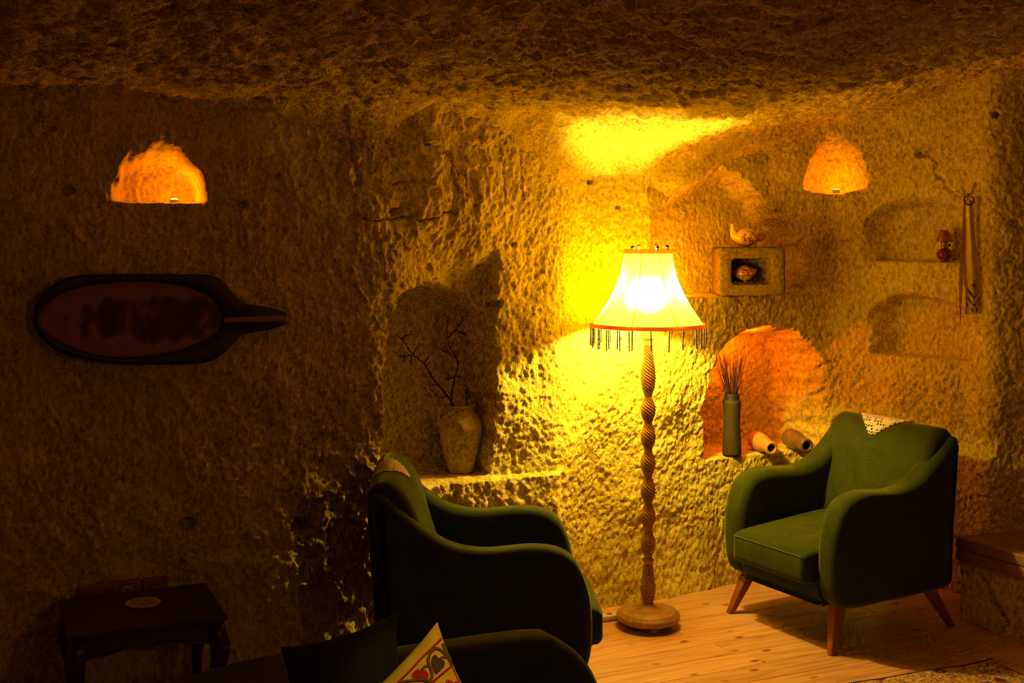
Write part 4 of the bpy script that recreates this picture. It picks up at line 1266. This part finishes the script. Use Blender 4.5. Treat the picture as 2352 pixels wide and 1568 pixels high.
tube('peg', [(0, -.004, 12.5 / TSc), (0.004, .03, 13 / TSc), (0.01, .075, 13 / TSc)], .0035, M['iron'], ring_root, 8)

# ------------------------------------------------------------------ long wooden board on the long wall
wl0 = np.array(plan_at(u_of(365))[:2]); wl_n = np.array([0.415, -0.910]); wl_n /= np.linalg.norm(wl_n)
wl_t = np.array([0.910, 0.415]); wl_t /= np.linalg.norm(wl_t)
B0 = wl0 + wl_n * 0.040
def on_board(px, py):
    dx, dz = (px - CX) / F, -(py - HY) / F
    tpar = (B0 @ wl_n) / (dx * wl_n[0] + wl_n[1])
    X, Y = dx * tpar, tpar
    return float((np.array([X, Y]) - B0) @ wl_t), CAMH + dz * tpar
def crop2(x, y): return (x / 2.94, 560 + y / 2.94)
OUT = [(228, 470), (245, 400), (300, 320), (400, 250), (520, 215), (700, 205), (1000, 203), (1250, 205), (1380, 207), (1460, 225), (1520, 265), (1580, 340), (1630, 385), (1700, 410), (1800, 425), (1880, 445), (1925, 462),
       (1932, 500), (1925, 540), (1880, 560), (1800, 580), (1700, 595), (1630, 610), (1590, 650), (1540, 705), (1480, 760), (1400, 795), (1300, 808), (1100, 812), (900, 812), (700, 800), (500, 765), (380, 720), (290, 650), (240, 570)]
OVL = [(262, 520), (300, 420), (400, 340), (550, 285), (750, 258), (950, 252), (1150, 265), (1300, 300), (1420, 360), (1480, 420), (1502, 500), (1480, 580), (1400, 640), (1250, 705), (1100, 740), (900, 765), (700, 760), (520, 710), (380, 650), (300, 590)]
z_b = on_board(*crop2(900, 510))[1]
board = empty('hanging_board', (B0[0], B0[1], z_b), math.atan2(wl_t[1], wl_t[0]), 'dark long-handled wooden board with a painted oval on the rock wall', 'wall board')
o2 = ccw(np.array([(lambda q: (q[0], q[1] - z_b))(on_board(*crop2(*p))) for p in catmull(OUT, True, 5)]))
i2 = ccw(np.array([(lambda q: (q[0], q[1] - z_b))(on_board(*crop2(*p))) for p in catmull(OVL, True, 6)]))
cen = i2.mean(0)
th_o = np.unwrap(np.arctan2(*(o2 - cen).T[::-1])); th_i = np.unwrap(np.arctan2(*(i2 - cen).T[::-1]))
ti = np.concatenate([th_i - 2 * PI, th_i, th_i + 2 * PI, th_i + 4 * PI]); ii = np.concatenate([i2] * 4)
srt = np.argsort(ti)
imap = np.stack([np.interp(th_o, ti[srt], ii[srt, 0]), np.interp(th_o, ti[srt], ii[srt, 1])], 1)
n = len(o2)
loops = [(inset_loop(o2, .006), .020), (o2, .015), (o2, -.010), (inset_loop(o2, .006), -.016), (imap, -.016), (cen + (imap - cen) * .985, -.004)]
V = [(p[0], y, p[1]) for L, y in loops for p in L]
Fc = [(i * n + k, i * n + (k + 1) % n, (i + 1) * n + (k + 1) % n, (i + 1) * n + k) for i in range(len(loops) - 1) for k in range(n)]
Fc += [tuple(range(n - 1, -1, -1))]
bd = mesh_obj('frame', V, Fc, M['boardwood'], board)
m, nt, b = new_mat('faded_painted_panel')
v = coords(nt, (1, 1, 0.7))
n1 = N(nt, 'ShaderNodeTexNoise', i_Scale=15.0, i_Detail=3.0, i_Roughness=0.5); nt.links.new(v, n1.inputs['Vector'])
sep = N(nt, 'ShaderNodeVectorMath', operation='LENGTH'); sc2 = N(nt, 'ShaderNodeVectorMath', operation='MULTIPLY'); sc2.inputs[1].default_value = (0.45, 0, 1.6)
nt.links.new(coords(nt), sc2.inputs[0]); nt.links.new(sc2.outputs[0], sep.inputs[0])
mr = N(nt, 'ShaderNodeMapRange'); mr.inputs[1].default_value = 0.10; mr.inputs[2].default_value = 0.17; mr.inputs[3].default_value = 0.10; mr.inputs[4].default_value = -0.2
nt.links.new(sep.outputs['Value'], mr.inputs[0])
sm_ = N(nt, 'ShaderNodeMath', operation='ADD'); nt.links.new(n1.outputs[0], sm_.inputs[0]); nt.links.new(mr.outputs[0], sm_.inputs[1])
nt.links.new(ramp(nt, sm_.outputs[0], [(0.46, (0.26, 0.09, 0.025)), (0.55, (0.11, 0.02, 0.012)), (0.66, (0.05, 0.012, 0.012))]), b.inputs['Base Color'])
b.inputs['Roughness'].default_value = 0.6
mesh_obj('painted_oval', [(p[0], -.0045 + e, p[1]) for e in (0, .006) for p in i2], [tuple(range(len(i2))), tuple(range(2 * len(i2) - 1, len(i2) - 1, -1))], m, board, smooth=False)
gL = [on_board(*crop2(x, y)) for x, y in ((1508, 512), (1815, 512), (1927, 512))]
V, Fc = box_data(gL[0][0], gL[2][0], -.0195, -.012, gL[0][1] - z_b - .009, gL[0][1] - z_b + .009, .002)
mesh_obj('handle_strip', V, Fc, M['socketwood'], board, smooth=False)
for x, y in ((705, 230), (898, 240), (1272, 774)):
    q = on_board(*crop2(x, y))
    o = lathe('pin', [(.0025, 0), (.0025, .002), (.001, .003)], M['brass'], board, 10, (q[0], -.016, q[1] - z_b)); o.rotation_euler = (PI / 2, 0, 0)
tube('hanging_cord', [(on_board(*crop2(1808, y))[0], .0, on_board(*crop2(1808, y))[1] - z_b) for y in (560, 620, 680)], .0015, M['iron'], board, 5)

# ------------------------------------------------------------------ wall socket strip behind the little table
sk = wall_pt(282, 1352, 0.0)
sock = empty('socket_strip', (sk.x + wl_n[0] * .030, sk.y + wl_n[1] * .030, sk.z), math.atan2(wl_t[1], wl_t[0]), 'orange wood socket strip on the wall behind the carved table', 'socket strip')
box('frame', (-.150, .060, -.009, .022, -.034, .034), M['socketwood'], sock, .004)
box('frame', (.063, .150, -.009, .022, -.034, .034), M['socketwood'], sock, .004)
for i, x in enumerate((-.115, -.052, .010, .106)):
    pl = box('socket_plate', (x - .027, x + .027, -.012, -.008, -.027, .027), M['socketwood'], sock, .0015)
    o = lathe('socket_insert', [(.019, 0), (.0195, .003), (.016, .004), (.015, -.002), (.001, -.002)], M['plastic'] if i == 2 else M['socketdark'], pl, 20, (x, -.0115, 0), cap1=False); o.rotation_euler = (PI / 2, 0, 0)

# ------------------------------------------------------------------ carved side table
TZ = 0.41
def tp_(px, py):
    Y = (CAMH - TZ) * F / (py - HY); return np.array([(px - CX) / F * Y, Y])
BL, BR, FR, FL = tp_(150, 1376), tp_(476, 1338), tp_(514, 1417), tp_(150, 1458)
tc_ = (BL + BR + FR + FL) / 4
tW, tD = 0.49, 0.405
tab = empty('side_table', (tc_[0], tc_[1], 0), ANG, 'small dark red carved side table with cabriole legs', 'table')
def table_top_mat():
    m, nt, b = new_mat('inlaid_mahogany_top')
    v = coords(nt, (1, 1, 1))
    ck = N(nt, 'ShaderNodeTexChecker', i_Scale=22.0); ck.inputs[1].default_value = (0.045, 0.009, 0.006, 1); ck.inputs[2].default_value = (0.022, 0.005, 0.004, 1)
    nt.links.new(v, ck.inputs[0])
    nt.links.new(ck.outputs[0], b.inputs['Base Color']); b.inputs['Roughness'].default_value = 0.35
    return m
V, Fc = merge([box_data(-tW / 2, tW / 2, -tD / 2, tD / 2, TZ - .016, TZ, .004), box_data(-tW / 2 + .010, tW / 2 - .010, -tD / 2 + .010, tD / 2 - .010, TZ - .028, TZ - .014, .004)])
mesh_obj('table_top', V, Fc, table_top_mat(), tab, smooth=False)
def apron(name, L, loc, rz):
    pts = [(-L / 2, TZ - .028), (-L / 2, TZ - .095)]
    for q in np.linspace(-1, 1, 25):
        pts.append((q * L / 2 * .98, TZ - .095 + .022 * (1 - abs(q) ** 2.5) - .006 * math.cos(q * 3 * PI) * (1 - q * q)))
    pts += [(L / 2, TZ - .095), (L / 2, TZ - .028)]
    n = len(pts); V = [(x, y, z) for y in (-.009, .009) for x, z in pts]
    Fc = [tuple(range(n)), tuple(range(2 * n - 1, n - 1, -1))] + [(k, n + k, n + (k + 1) % n, (k + 1) % n) for k in range(n)]
    o = mesh_obj(name, V, Fc, M['tablewood'], tab, smooth=False); o.location = (*loc, 0); o.rotation_euler = (0, 0, rz)
    tube('bead_moulding', [(x, -.010, z + .005) for x, z in pts[2:-2]], .004, M['tablewood'], o, 6)
ih, iw = tD / 2 - .030, tW / 2 - .030
apron('apron', 2 * iw - .02, (0, -ih), 0); apron('apron', 2 * iw - .02, (0, ih), PI)
apron('apron', 2 * ih - .02, (iw, 0), PI / 2); apron('apron', 2 * ih - .02, (-iw, 0), -PI / 2)
for sx in (-1, 1):
    for sy in (-1, 1):
        V, Fc = [], []
        prof = [(TZ - .028, .026, 0), (TZ - .06, .029, .004), (TZ - .095, .030, .012), (TZ - .13, .027, .012), (TZ - .18, .021, .004), (TZ - .24, .0165, -.004), (.085, .0140, -.004), (.05, .0140, .001), (.025, .0175, .008), (.008, .022, .012), (0, .021, .012)]
        for z, h, o in prof:
            c0, c1 = sx * (iw - .004 + o), sy * (ih - .004 + o)
            V += [(c0 + h * ca, c1 + h * sa, z) for ca, sa in ((-1, -.7), (-.7, -1), (.7, -1), (1, -.7), (1, .7), (.7, 1), (-.7, 1), (-1, .7))]
        for i in range(len(prof) - 1):
            for k in range(8): Fc.append((i * 8 + k, (i + 1) * 8 + k, (i + 1) * 8 + (k + 1) % 8, i * 8 + (k + 1) % 8))
        Fc += [tuple(range(8)), tuple((len(prof) - 1) * 8 + k for k in range(7, -1, -1))]
        mesh_obj('leg', V, Fc, M['tablewood'], tab)
# scalloped carved coaster
cp = tp_(328, 1387)
cst = empty('carved_coaster', (cp[0], cp[1], TZ), ANG, 'scalloped ivory carved coaster lying on the dark side table', 'coaster')
V, Fc = [], []
n = 96
for r, z in ((.0, .0), (.052, .0), (.056, .002), (.056, .007), (.052, .009), (.046, .0085), (.044, .0075), (.0, .0080)):
    for k in range(n):
        a = 2 * PI * k / n; q = r * (1 + .055 * math.cos(10 * a))
        V.append((q * math.cos(a), q * math.sin(a), z))
Fc = [(i * n + k, i * n + (k + 1) % n, (i + 1) * n + (k + 1) % n, (i + 1) * n + k) for i in range(7) for k in range(n)]
mesh_obj('disc', V, Fc, M['ivory'], cst)
parts = []
for k in range(10):
    a = 2 * PI * k / 10
    for rr0, rad in ((.036, .008), (.020, .006)):
        parts.append(tube_data([(rr0 * math.cos(a) + rad * math.cos(t), rr0 * math.sin(a) + rad * math.sin(t), .0092) for t in np.linspace(0, 2 * PI, 11)], .0014, 5))
V, Fc = merge(parts)
mesh_obj('relief_scrolls', V, Fc, M['ivory'], cst)

# ------------------------------------------------------------------ sofa with three cushions, its back to the armchair
SO = np.array([0.099, 2.84])
face = np.array([AX[1], -AX[0]])
s_o = SO + AX * (-0.62)
sofa = empty('sofa', (s_o[0], s_o[1], 0), ANG, 'dark green velvet sofa with rounded back holding the cushions', 'sofa')
hw = 0.80
shp = []
for x, z in [(-hw, .16), (-hw - .01, .35), (-hw + .02, .50), (-hw + .09, .60), (-hw + .20, .650), (-.3, .664), (0, .667), (.3, .667), (hw - .20, .662), (hw - .125, .640), (hw - .06, .585), (hw - .02, .50), (hw + .01, .35), (hw, .16), (0, .15)]:
    shp.append((x, z))
V, Fc = pad_data([tuple(p) for p in catmull(shp, True, 6)], .15, .055, 7, to3=lambda a, t, c: (a, t + .10 - 0.25 * (c - .4) * -1 * 0 + 0.12 * (c - .66), c))
mesh_obj('backrest', V, Fc, M['velvet'], sofa)
box('seat_base', (-hw + .02, hw - .02, -.72, .10, .13, .27), M['velvet'], sofa, .02)
for s in (-1, 1):
    lp = catmull([(-.74, .17), (-.76, .30), (-.72, .42), (-.6, .46), (-.3, .465), (-.08, .46), (.02, .42), (.03, .2), (-.3, .15)], True, 5)
    V, Fc = pad_data([tuple(p) for p in lp], .13, .045, 6, to3=lambda a, t, c: (s * (hw - .02) + t, a, c))
    mesh_obj('arm', V, Fc, M['velvet'], sofa)
for s in (-1, 1):
    V, Fc = pad_data(rrect(s * .355 - .34, s * .355 + .34, -.74, .02, .05), .15, .04, 5, to3=lambda a, t, c: (a, c, .335 + t))
    mesh_obj('seat_cushion', V, Fc, M['velvet'], sofa)
for sx in (-1, 1):
    for sy in (-.65, .04):
        V, Fc = lathe_data([(.014, 0), (.024, .15)], 14)
        o = mesh_obj('leg', V, Fc, M['legwood'], sofa); o.location = (sx * (hw - .1), sy, 0)

def pillow(name, c, eu, ev, thick, mat, label, group, nn=34, pinch=0.10, wr=0.004, seed=1):
    """c centre, eu / ev half-edge vectors; returns root and a surface function"""
    c, eu, ev = Vector(c), Vector(eu), Vector(ev)
    nrm = eu.cross(ev).normalized()
    if nrm.y > 0: nrm = -nrm
    root = empty(name, c, 0, label, 'cushion', group)
    def surf(a, b, side=1, lift=0.0):
        ea, eb = a * (1 - pinch * (1 - b * b) * 0 - 0), b
        k = pinch
        aa = a * (1 - k * (1 - b * b) * abs(a)); bb = b * (1 - k * (1 - a * a) * abs(b))
        t = max(0, (1 - a * a) * (1 - b * b)) ** 0.42
        w = wr * float(fbm(np.array(a * 2.2 + seed), np.array(b * 2.2 + side * 3 + seed), 3, seed)) * (1 - min(1, t * .6))
        return eu * aa + ev * bb + nrm * (side * (thick * t) + w * (1 if t > 0 else 0) + side * lift)
    V, Fc = [], []
    for side in (1, -1):
        for i in range(nn + 1):
            for j in range(nn + 1):
                a = math.sin((2 * i / nn - 1) * PI / 2); b = math.sin((2 * j / nn - 1) * PI / 2)
                V.append(surf(a, b, side))
    K = (nn + 1) ** 2; w = nn + 1
    for i in range(nn):
        for j in range(nn):
            a = i * w + j
            Fc.append((a, a + w, a + w + 1, a + 1)); Fc.append((K + a, K + a + 1, K + a + w + 1, K + a + w))
    o = mesh_obj('cover', V, Fc, mat, root)
    wl = o.modifiers.new('weld', 'WELD'); wl.merge_threshold = 0.0004
    return root, surf

pillow('cushion', (-0.354, 2.505, 0.657), (0.118, 0.050, 0.020), (-0.020, 0.045, 0.138), 0.060, M['velvet_dark'], 'dark green velvet cushion leaning on the sofa back', 'cushions on the sofa', seed=2, wr=.012)
pillow('cushion', px_pt(645, 1500, 2.36) - Vector((0.090, 0.085, 0.140)), (0.125, 0.050, 0.020), (-0.035, 0.035, 0.120), 0.055, M['olive'], 'plain olive cushion at the end of the sofa', 'cushions on the sofa', seed=4, wr=.010, pinch=-0.05)
AP = px_pt(1005, 1428, 2.47)
E1 = px_pt(1080, 1568, 2.40) - AP; E2 = px_pt(858, 1568, 2.40) - AP
hu, hv = E2 * 1.0, E1 * 1.0
proot, psurf = pillow('cushion', AP + hu + hv, -hu, -hv, 0.050, M['cottonpillow'], 'cream cotton cushion embroidered with hearts and red lines', 'cushions on the sofa', pinch=0.09, seed=6, wr=.008)
ap6 = np.array([1935., 165.]); e1c = np.array([275., 515.]); e2c = np.array([-540., 515.])
Mi = np.linalg.inv(np.stack([e2c, e1c], 1))
def c6(x, y):
    a, b = Mi @ (np.array([x, y]) - ap6)
    return a, b
def on_pillow(a, b, lift=0.0015): return psurf(1 - a, 1 - b, 1, lift)
def ab_tube(name, line, w, mat, sub=5):
    p = catmull(line, False, sub)
    tube(name, [on_pillow(q[0], q[1]) for q in p], w, mat, proot, 5)
def ab_patch(name, loop, mat):
    L = [tuple(p) for p in catmull(loop, True, 4)]
    cen = np.mean(np.array(L), 0)
    n = len(L); V = [on_pillow(*cen, .003)]; Fc = []
    for f in (.35, .7, 1.0):
        V += [on_pillow(*(cen + (np.array(p) - cen) * f), .003 if f < 1 else .0005) for p in L]
    Fc += [(0, 1 + k, 1 + (k + 1) % n) for k in range(n)]
    for e in (0, 1):
        Fc += [(1 + e * n + k, 1 + (e + 1) * n + k, 1 + (e + 1) * n + (k + 1) % n, 1 + e * n + (k + 1) % n) for k in range(n)]
    mesh_obj(name, V, Fc, mat, proot)
ab_tube('red_line', [(0.02, .235), (.2, .25), (.4, .245), (.6, .262), (.8, .262), (1.0, .27), (1.3, .27)], .0022, M['red'])
ab_tube('red_line', [(0.03, .645), (.2, .66), (.4, .66), (.7, .66), (1.0, .66)], .0022, M['red'])
ab_tube('red_line', [(0.02, .60), (0.03, .8), (0.03, 1.0), (0.03, 1.2)], .0016, M['red'])
ab_tube('vine', [c6(*p) for p in [(2095, 505), (2040, 435), (1955, 392), (1895, 425), (1872, 500), (1900, 580), (1912, 640), (1880, 720), (1840, 800)]], .0032, M['brownthread'])
ab_tube('vine', [c6(*p) for p in [(2050, 455), (2010, 462), (1985, 480)]], .0026, M['brownthread'])
ab_tube('vine', [c6(*p) for p in [(1880, 550), (1840, 560), (1815, 582)]], .0026, M['brownthread'])
ab_tube('vine', [c6(*p) for p in [(1900, 690), (1780, 680), (1640, 690), (1560, 720)]], .0030, M['brownthread'])
ab_tube('vine', [c6(*p) for p in [(2005, 340), (2040, 400), (2085, 470)]], .0040, M['brownthread'])
ab_patch('heart', [c6(*p) for p in [(1970, 475), (1945, 448), (1912, 462), (1900, 510), (1915, 570), (1945, 622), (1985, 590), (2025, 540), (2030, 500), (2005, 480)]], M['darkthread'])
ab_patch('red_heart', [c6(*p) for p in [(1808, 592), (1780, 576), (1745, 595), (1722, 635), (1750, 668), (1830, 672), (1872, 665), (1880, 625), (1855, 592), (1825, 585)]], M['red'])
ab_patch('red_heart', [c6(*p) for p in [(2120, 670), (2085, 645), (2050, 650), (2035, 685), (2060, 730), (2110, 760), (2170, 730), (2178, 680), (2150, 640), (2130, 650)]], M['red'])

# ------------------------------------------------------------------ timber bench on its rock base
bt = math.atan2(-0.29, 0.16)
B_A = np.array([1.90, 5.03]); bd_ = np.array([0.475, -0.880]); bn_ = np.array([0.880, 0.475])   # along the front edge, and inward
bz = 0.36
slab = empty('bench_slab', (B_A[0], B_A[1], 0), math.atan2(bd_[1], bd_[0]), 'thick timber bench slab beside the armchair', 'bench')
SLAB = [(1.90, 5.03), (2.90, 3.18), (3.70, 3.45), (3.45, 4.80), (2.88, 5.06), (2.34, 5.19)]
def prism(pts, z0, z1, c):
    L = np.array([(np.array(p) - B_A) @ np.stack([bd_, bn_], 1) for p in pts])
    L = ccw(L); n = len(L); V = []
    for ins, z in ((c, z0), (0, z0 + c), (0, z1 - c), (c, z1)):
        V += [(p[0], p[1], z) for p in inset_loop(L, ins)]
    Fc = [(i * n + k, i * n + (k + 1) % n, (i + 1) * n + (k + 1) % n, (i + 1) * n + k) for i in range(3) for k in range(n)]
    return V, Fc + [tuple(range(n - 1, -1, -1)), tuple(3 * n + k for k in range(n))]
for z0, z1 in ((bz - .047, bz), (bz - .098, bz - .049)):
    V, Fc = prism(SLAB, z0, z1, .004)
    mesh_obj('board', V, Fc, M['slab'], slab, smooth=False)
us_ = np.arange(0, 2.1, .012); zs2 = np.arange(-.02, bz - .095, .012)
T, Z = np.meshgrid(us_, zs2, indexing='ij')
h = .010 * fbm(T * 6, Z * 6, 4, 15) + .006 * fbm(T * 25, Z * 25, 3, 19)
for (u0, z0, u1, z1) in ((.10, .20, .19, .10), (.19, .10, .23, .06)):
    tt = np.clip(((T - u0) * (u1 - u0) + (Z - z0) * (z1 - z0)) / ((u1 - u0) ** 2 + (z1 - z0) ** 2), 0, 1)
    h -= .05 * sm((.022 - np.hypot(T - u0 - tt * (u1 - u0), Z - z0 - tt * (z1 - z0))) / .02)
h = .03 - h
X = B_A[0] + bd_[0] * T + bn_[0] * h; Y = B_A[1] + bd_[1] * T + bn_[1] * h
P = np.stack([X, Y, Z], -1)
endP = P[:1].copy(); endP[..., 0] += bn_[0] * .22; endP[..., 1] += bn_[1] * .22
tag(grid_obj('trim_1', np.concatenate([endP, P], 0), M['rock']), 'rock base under the timber bench')

# ------------------------------------------------------------------ patterned rug
RC = np.array([1.85, 4.565]); ra = np.array([-0.925, -0.38]); rb = np.array([0.38, -0.925])
def rug_mat():
    m, nt, b = new_mat('woven_floral_rug')
    tc = N(nt, 'ShaderNodeTexCoord'); v = tc.outputs['Object']
    base = (0.62, 0.42, 0.09)
    def scroll(scale, lo, hi, dist):
        w = N(nt, 'ShaderNodeTexNoise', i_Scale=scale, i_Detail=1.0, i_Distortion=dist); nt.links.new(v, w.inputs['Vector'])
        return ramp(nt, w.outputs[0], [(lo, (0, 0, 0)), ((lo + hi) / 2, (1, 1, 1)), (hi, (0, 0, 0))])
    s1 = scroll(30.0, 0.42, 0.56, 2.4); s2 = scroll(16.0, 0.46, 0.56, 3.0); s3 = scroll(40.0, 0.52, 0.64, 1.0)
    vo = N(nt, 'ShaderNodeTexVoronoi', i_Scale=9.0); nt.links.new(v, vo.inputs['Vector'])
    fl = ramp(nt, vo.outputs['Distance'], [(0.10, (0, 0, 0)), (0.14, (1, 1, 1)), (0.22, (1, 1, 1)), (0.26, (0, 0, 0))])
    cur = None
    for mask, colr in ((s1, (0.05, 0.012, 0.015)), (s2, (0.26, 0.02, 0.015)), (s3, (0.03, 0.04, 0.05)), (fl, (0.10, 0.015, 0.012))):
        mx = N(nt, 'ShaderNodeMix', data_type='RGBA'); mx.inputs[7].default_value = (*colr, 1)
        if cur is None: mx.inputs[6].default_value = (*base, 1)
        else: nt.links.new(cur, mx.inputs[6])
        nt.links.new(mask, mx.inputs[0]); cur = mx.outputs[2]
    nt.links.new(cur, b.inputs['Base Color']); b.inputs['Roughness'].default_value = 0.95
    fz = N(nt, 'ShaderNodeTexNoise', i_Scale=400.0); nt.links.new(v, fz.inputs['Vector'])
    bp = N(nt, 'ShaderNodeBump', i_Strength=0.4, i_Distance=0.003); nt.links.new(fz.outputs[0], bp.inputs['Height']); nt.links.new(bp.outputs[0], b.inputs['Normal'])
    return m
RL, RW = 1.5, 1.0
rug = empty('rug', (RC[0], RC[1], 0), 0, 'woven floral rug with gold ground and dark red scrolls', 'rug')
nu_, nv_ = 90, 50
V, Fc = [], []
def rug_pt(a, b_, z):
    e = .008 * math.sin(a * 9 + 1) + .005 * math.sin(a * 23)
    p = ra * (a * RL) + rb * (b_ * RW) + rb * e * (1 - b_)
    return (p[0], p[1], z)
for lay in (1, 0):
    for i in range(nu_ + 1):
        for j in range(nv_ + 1):
            a, b_ = i / nu_, j / nv_
            ed = min(a * RL, b_ * RW, (1 - a) * RL, (1 - b_) * RW)
            rise = .006 * max(0, math.sin(a * 9 + 2.2)) * math.exp(-b_ * 12)
            V.append(rug_pt(a, b_, (.0085 * min(1, .5 + ed / .02) + rise) if lay else .0012 + rise))
K = (nu_ + 1) * (nv_ + 1); w = nv_ + 1
for i in range(nu_):
    for j in range(nv_):
        a = i * w + j
        Fc.append((a, a + w, a + w + 1, a + 1)); Fc.append((K + a, K + a + 1, K + a + w + 1, K + a + w))
for i in range(nu_):
    a = i * w; Fc.append((a, a + w, K + a + w, K + a)); a += nv_; Fc.append((a, K + a, K + a + w, a + w))
for j in range(nv_):
    a = j; Fc.append((a, K + a, K + a + 1, a + 1)); a += nu_ * w; Fc.append((a, a + 1, K + a + 1, K + a))
mesh_obj('pile', V, Fc, rug_mat(), rug)
parts = []
for k in range(170):
    a = k / 170
    x, y, z = rug_pt(a, 0.012, .0085 + .006 * max(0, math.sin(a * 9 + 2.2)))
    parts.append(box_data(x - .0026, x + .0026, y - .0026, y + .0026, z - .002, z + .0015))
for k in range(110):
    x, y, z = rug_pt(0.008, k / 110, .0085)
    parts.append(box_data(x - .0026, x + .0026, y - .0026, y + .0026, z - .002, z + .0015))
V, Fc = merge(parts)
st_ = mesh_obj('edge_stitches', V, Fc, M['darkthread'], rug, smooth=False); st_['kind'] = 'stuff'

# ------------------------------------------------------------------ power strip on the floor by the lamp
ps = px_pt(1404, 1409, 1.62 * F / (1407 - HY))
pw = empty('power_strip', (ps.x, ps.y, 0), ANG - .05, 'white power strip with a red switch on the floor by the lamp', 'power strip')
V, Fc = pad_data(rrect(-.058, .14, -.020, .020, .012), .026, .007, 4, to3=lambda a, t, c: (a, c, .0135 + t))
mesh_obj('casing', V, Fc, M['plastic'], pw)
box('switch', (-.020, .002, -.009, .009, .024, .030), M['redplastic'], pw, .002)
for x in (.035, .080, .12):
    lathe('outlet', [(.015, .0266), (.0155, .0275), (.013, .0275), (.012, .022), (.0005, .022)], M['plastic'], pw, 18, (x, 0, 0), cap0=False, cap1=False)
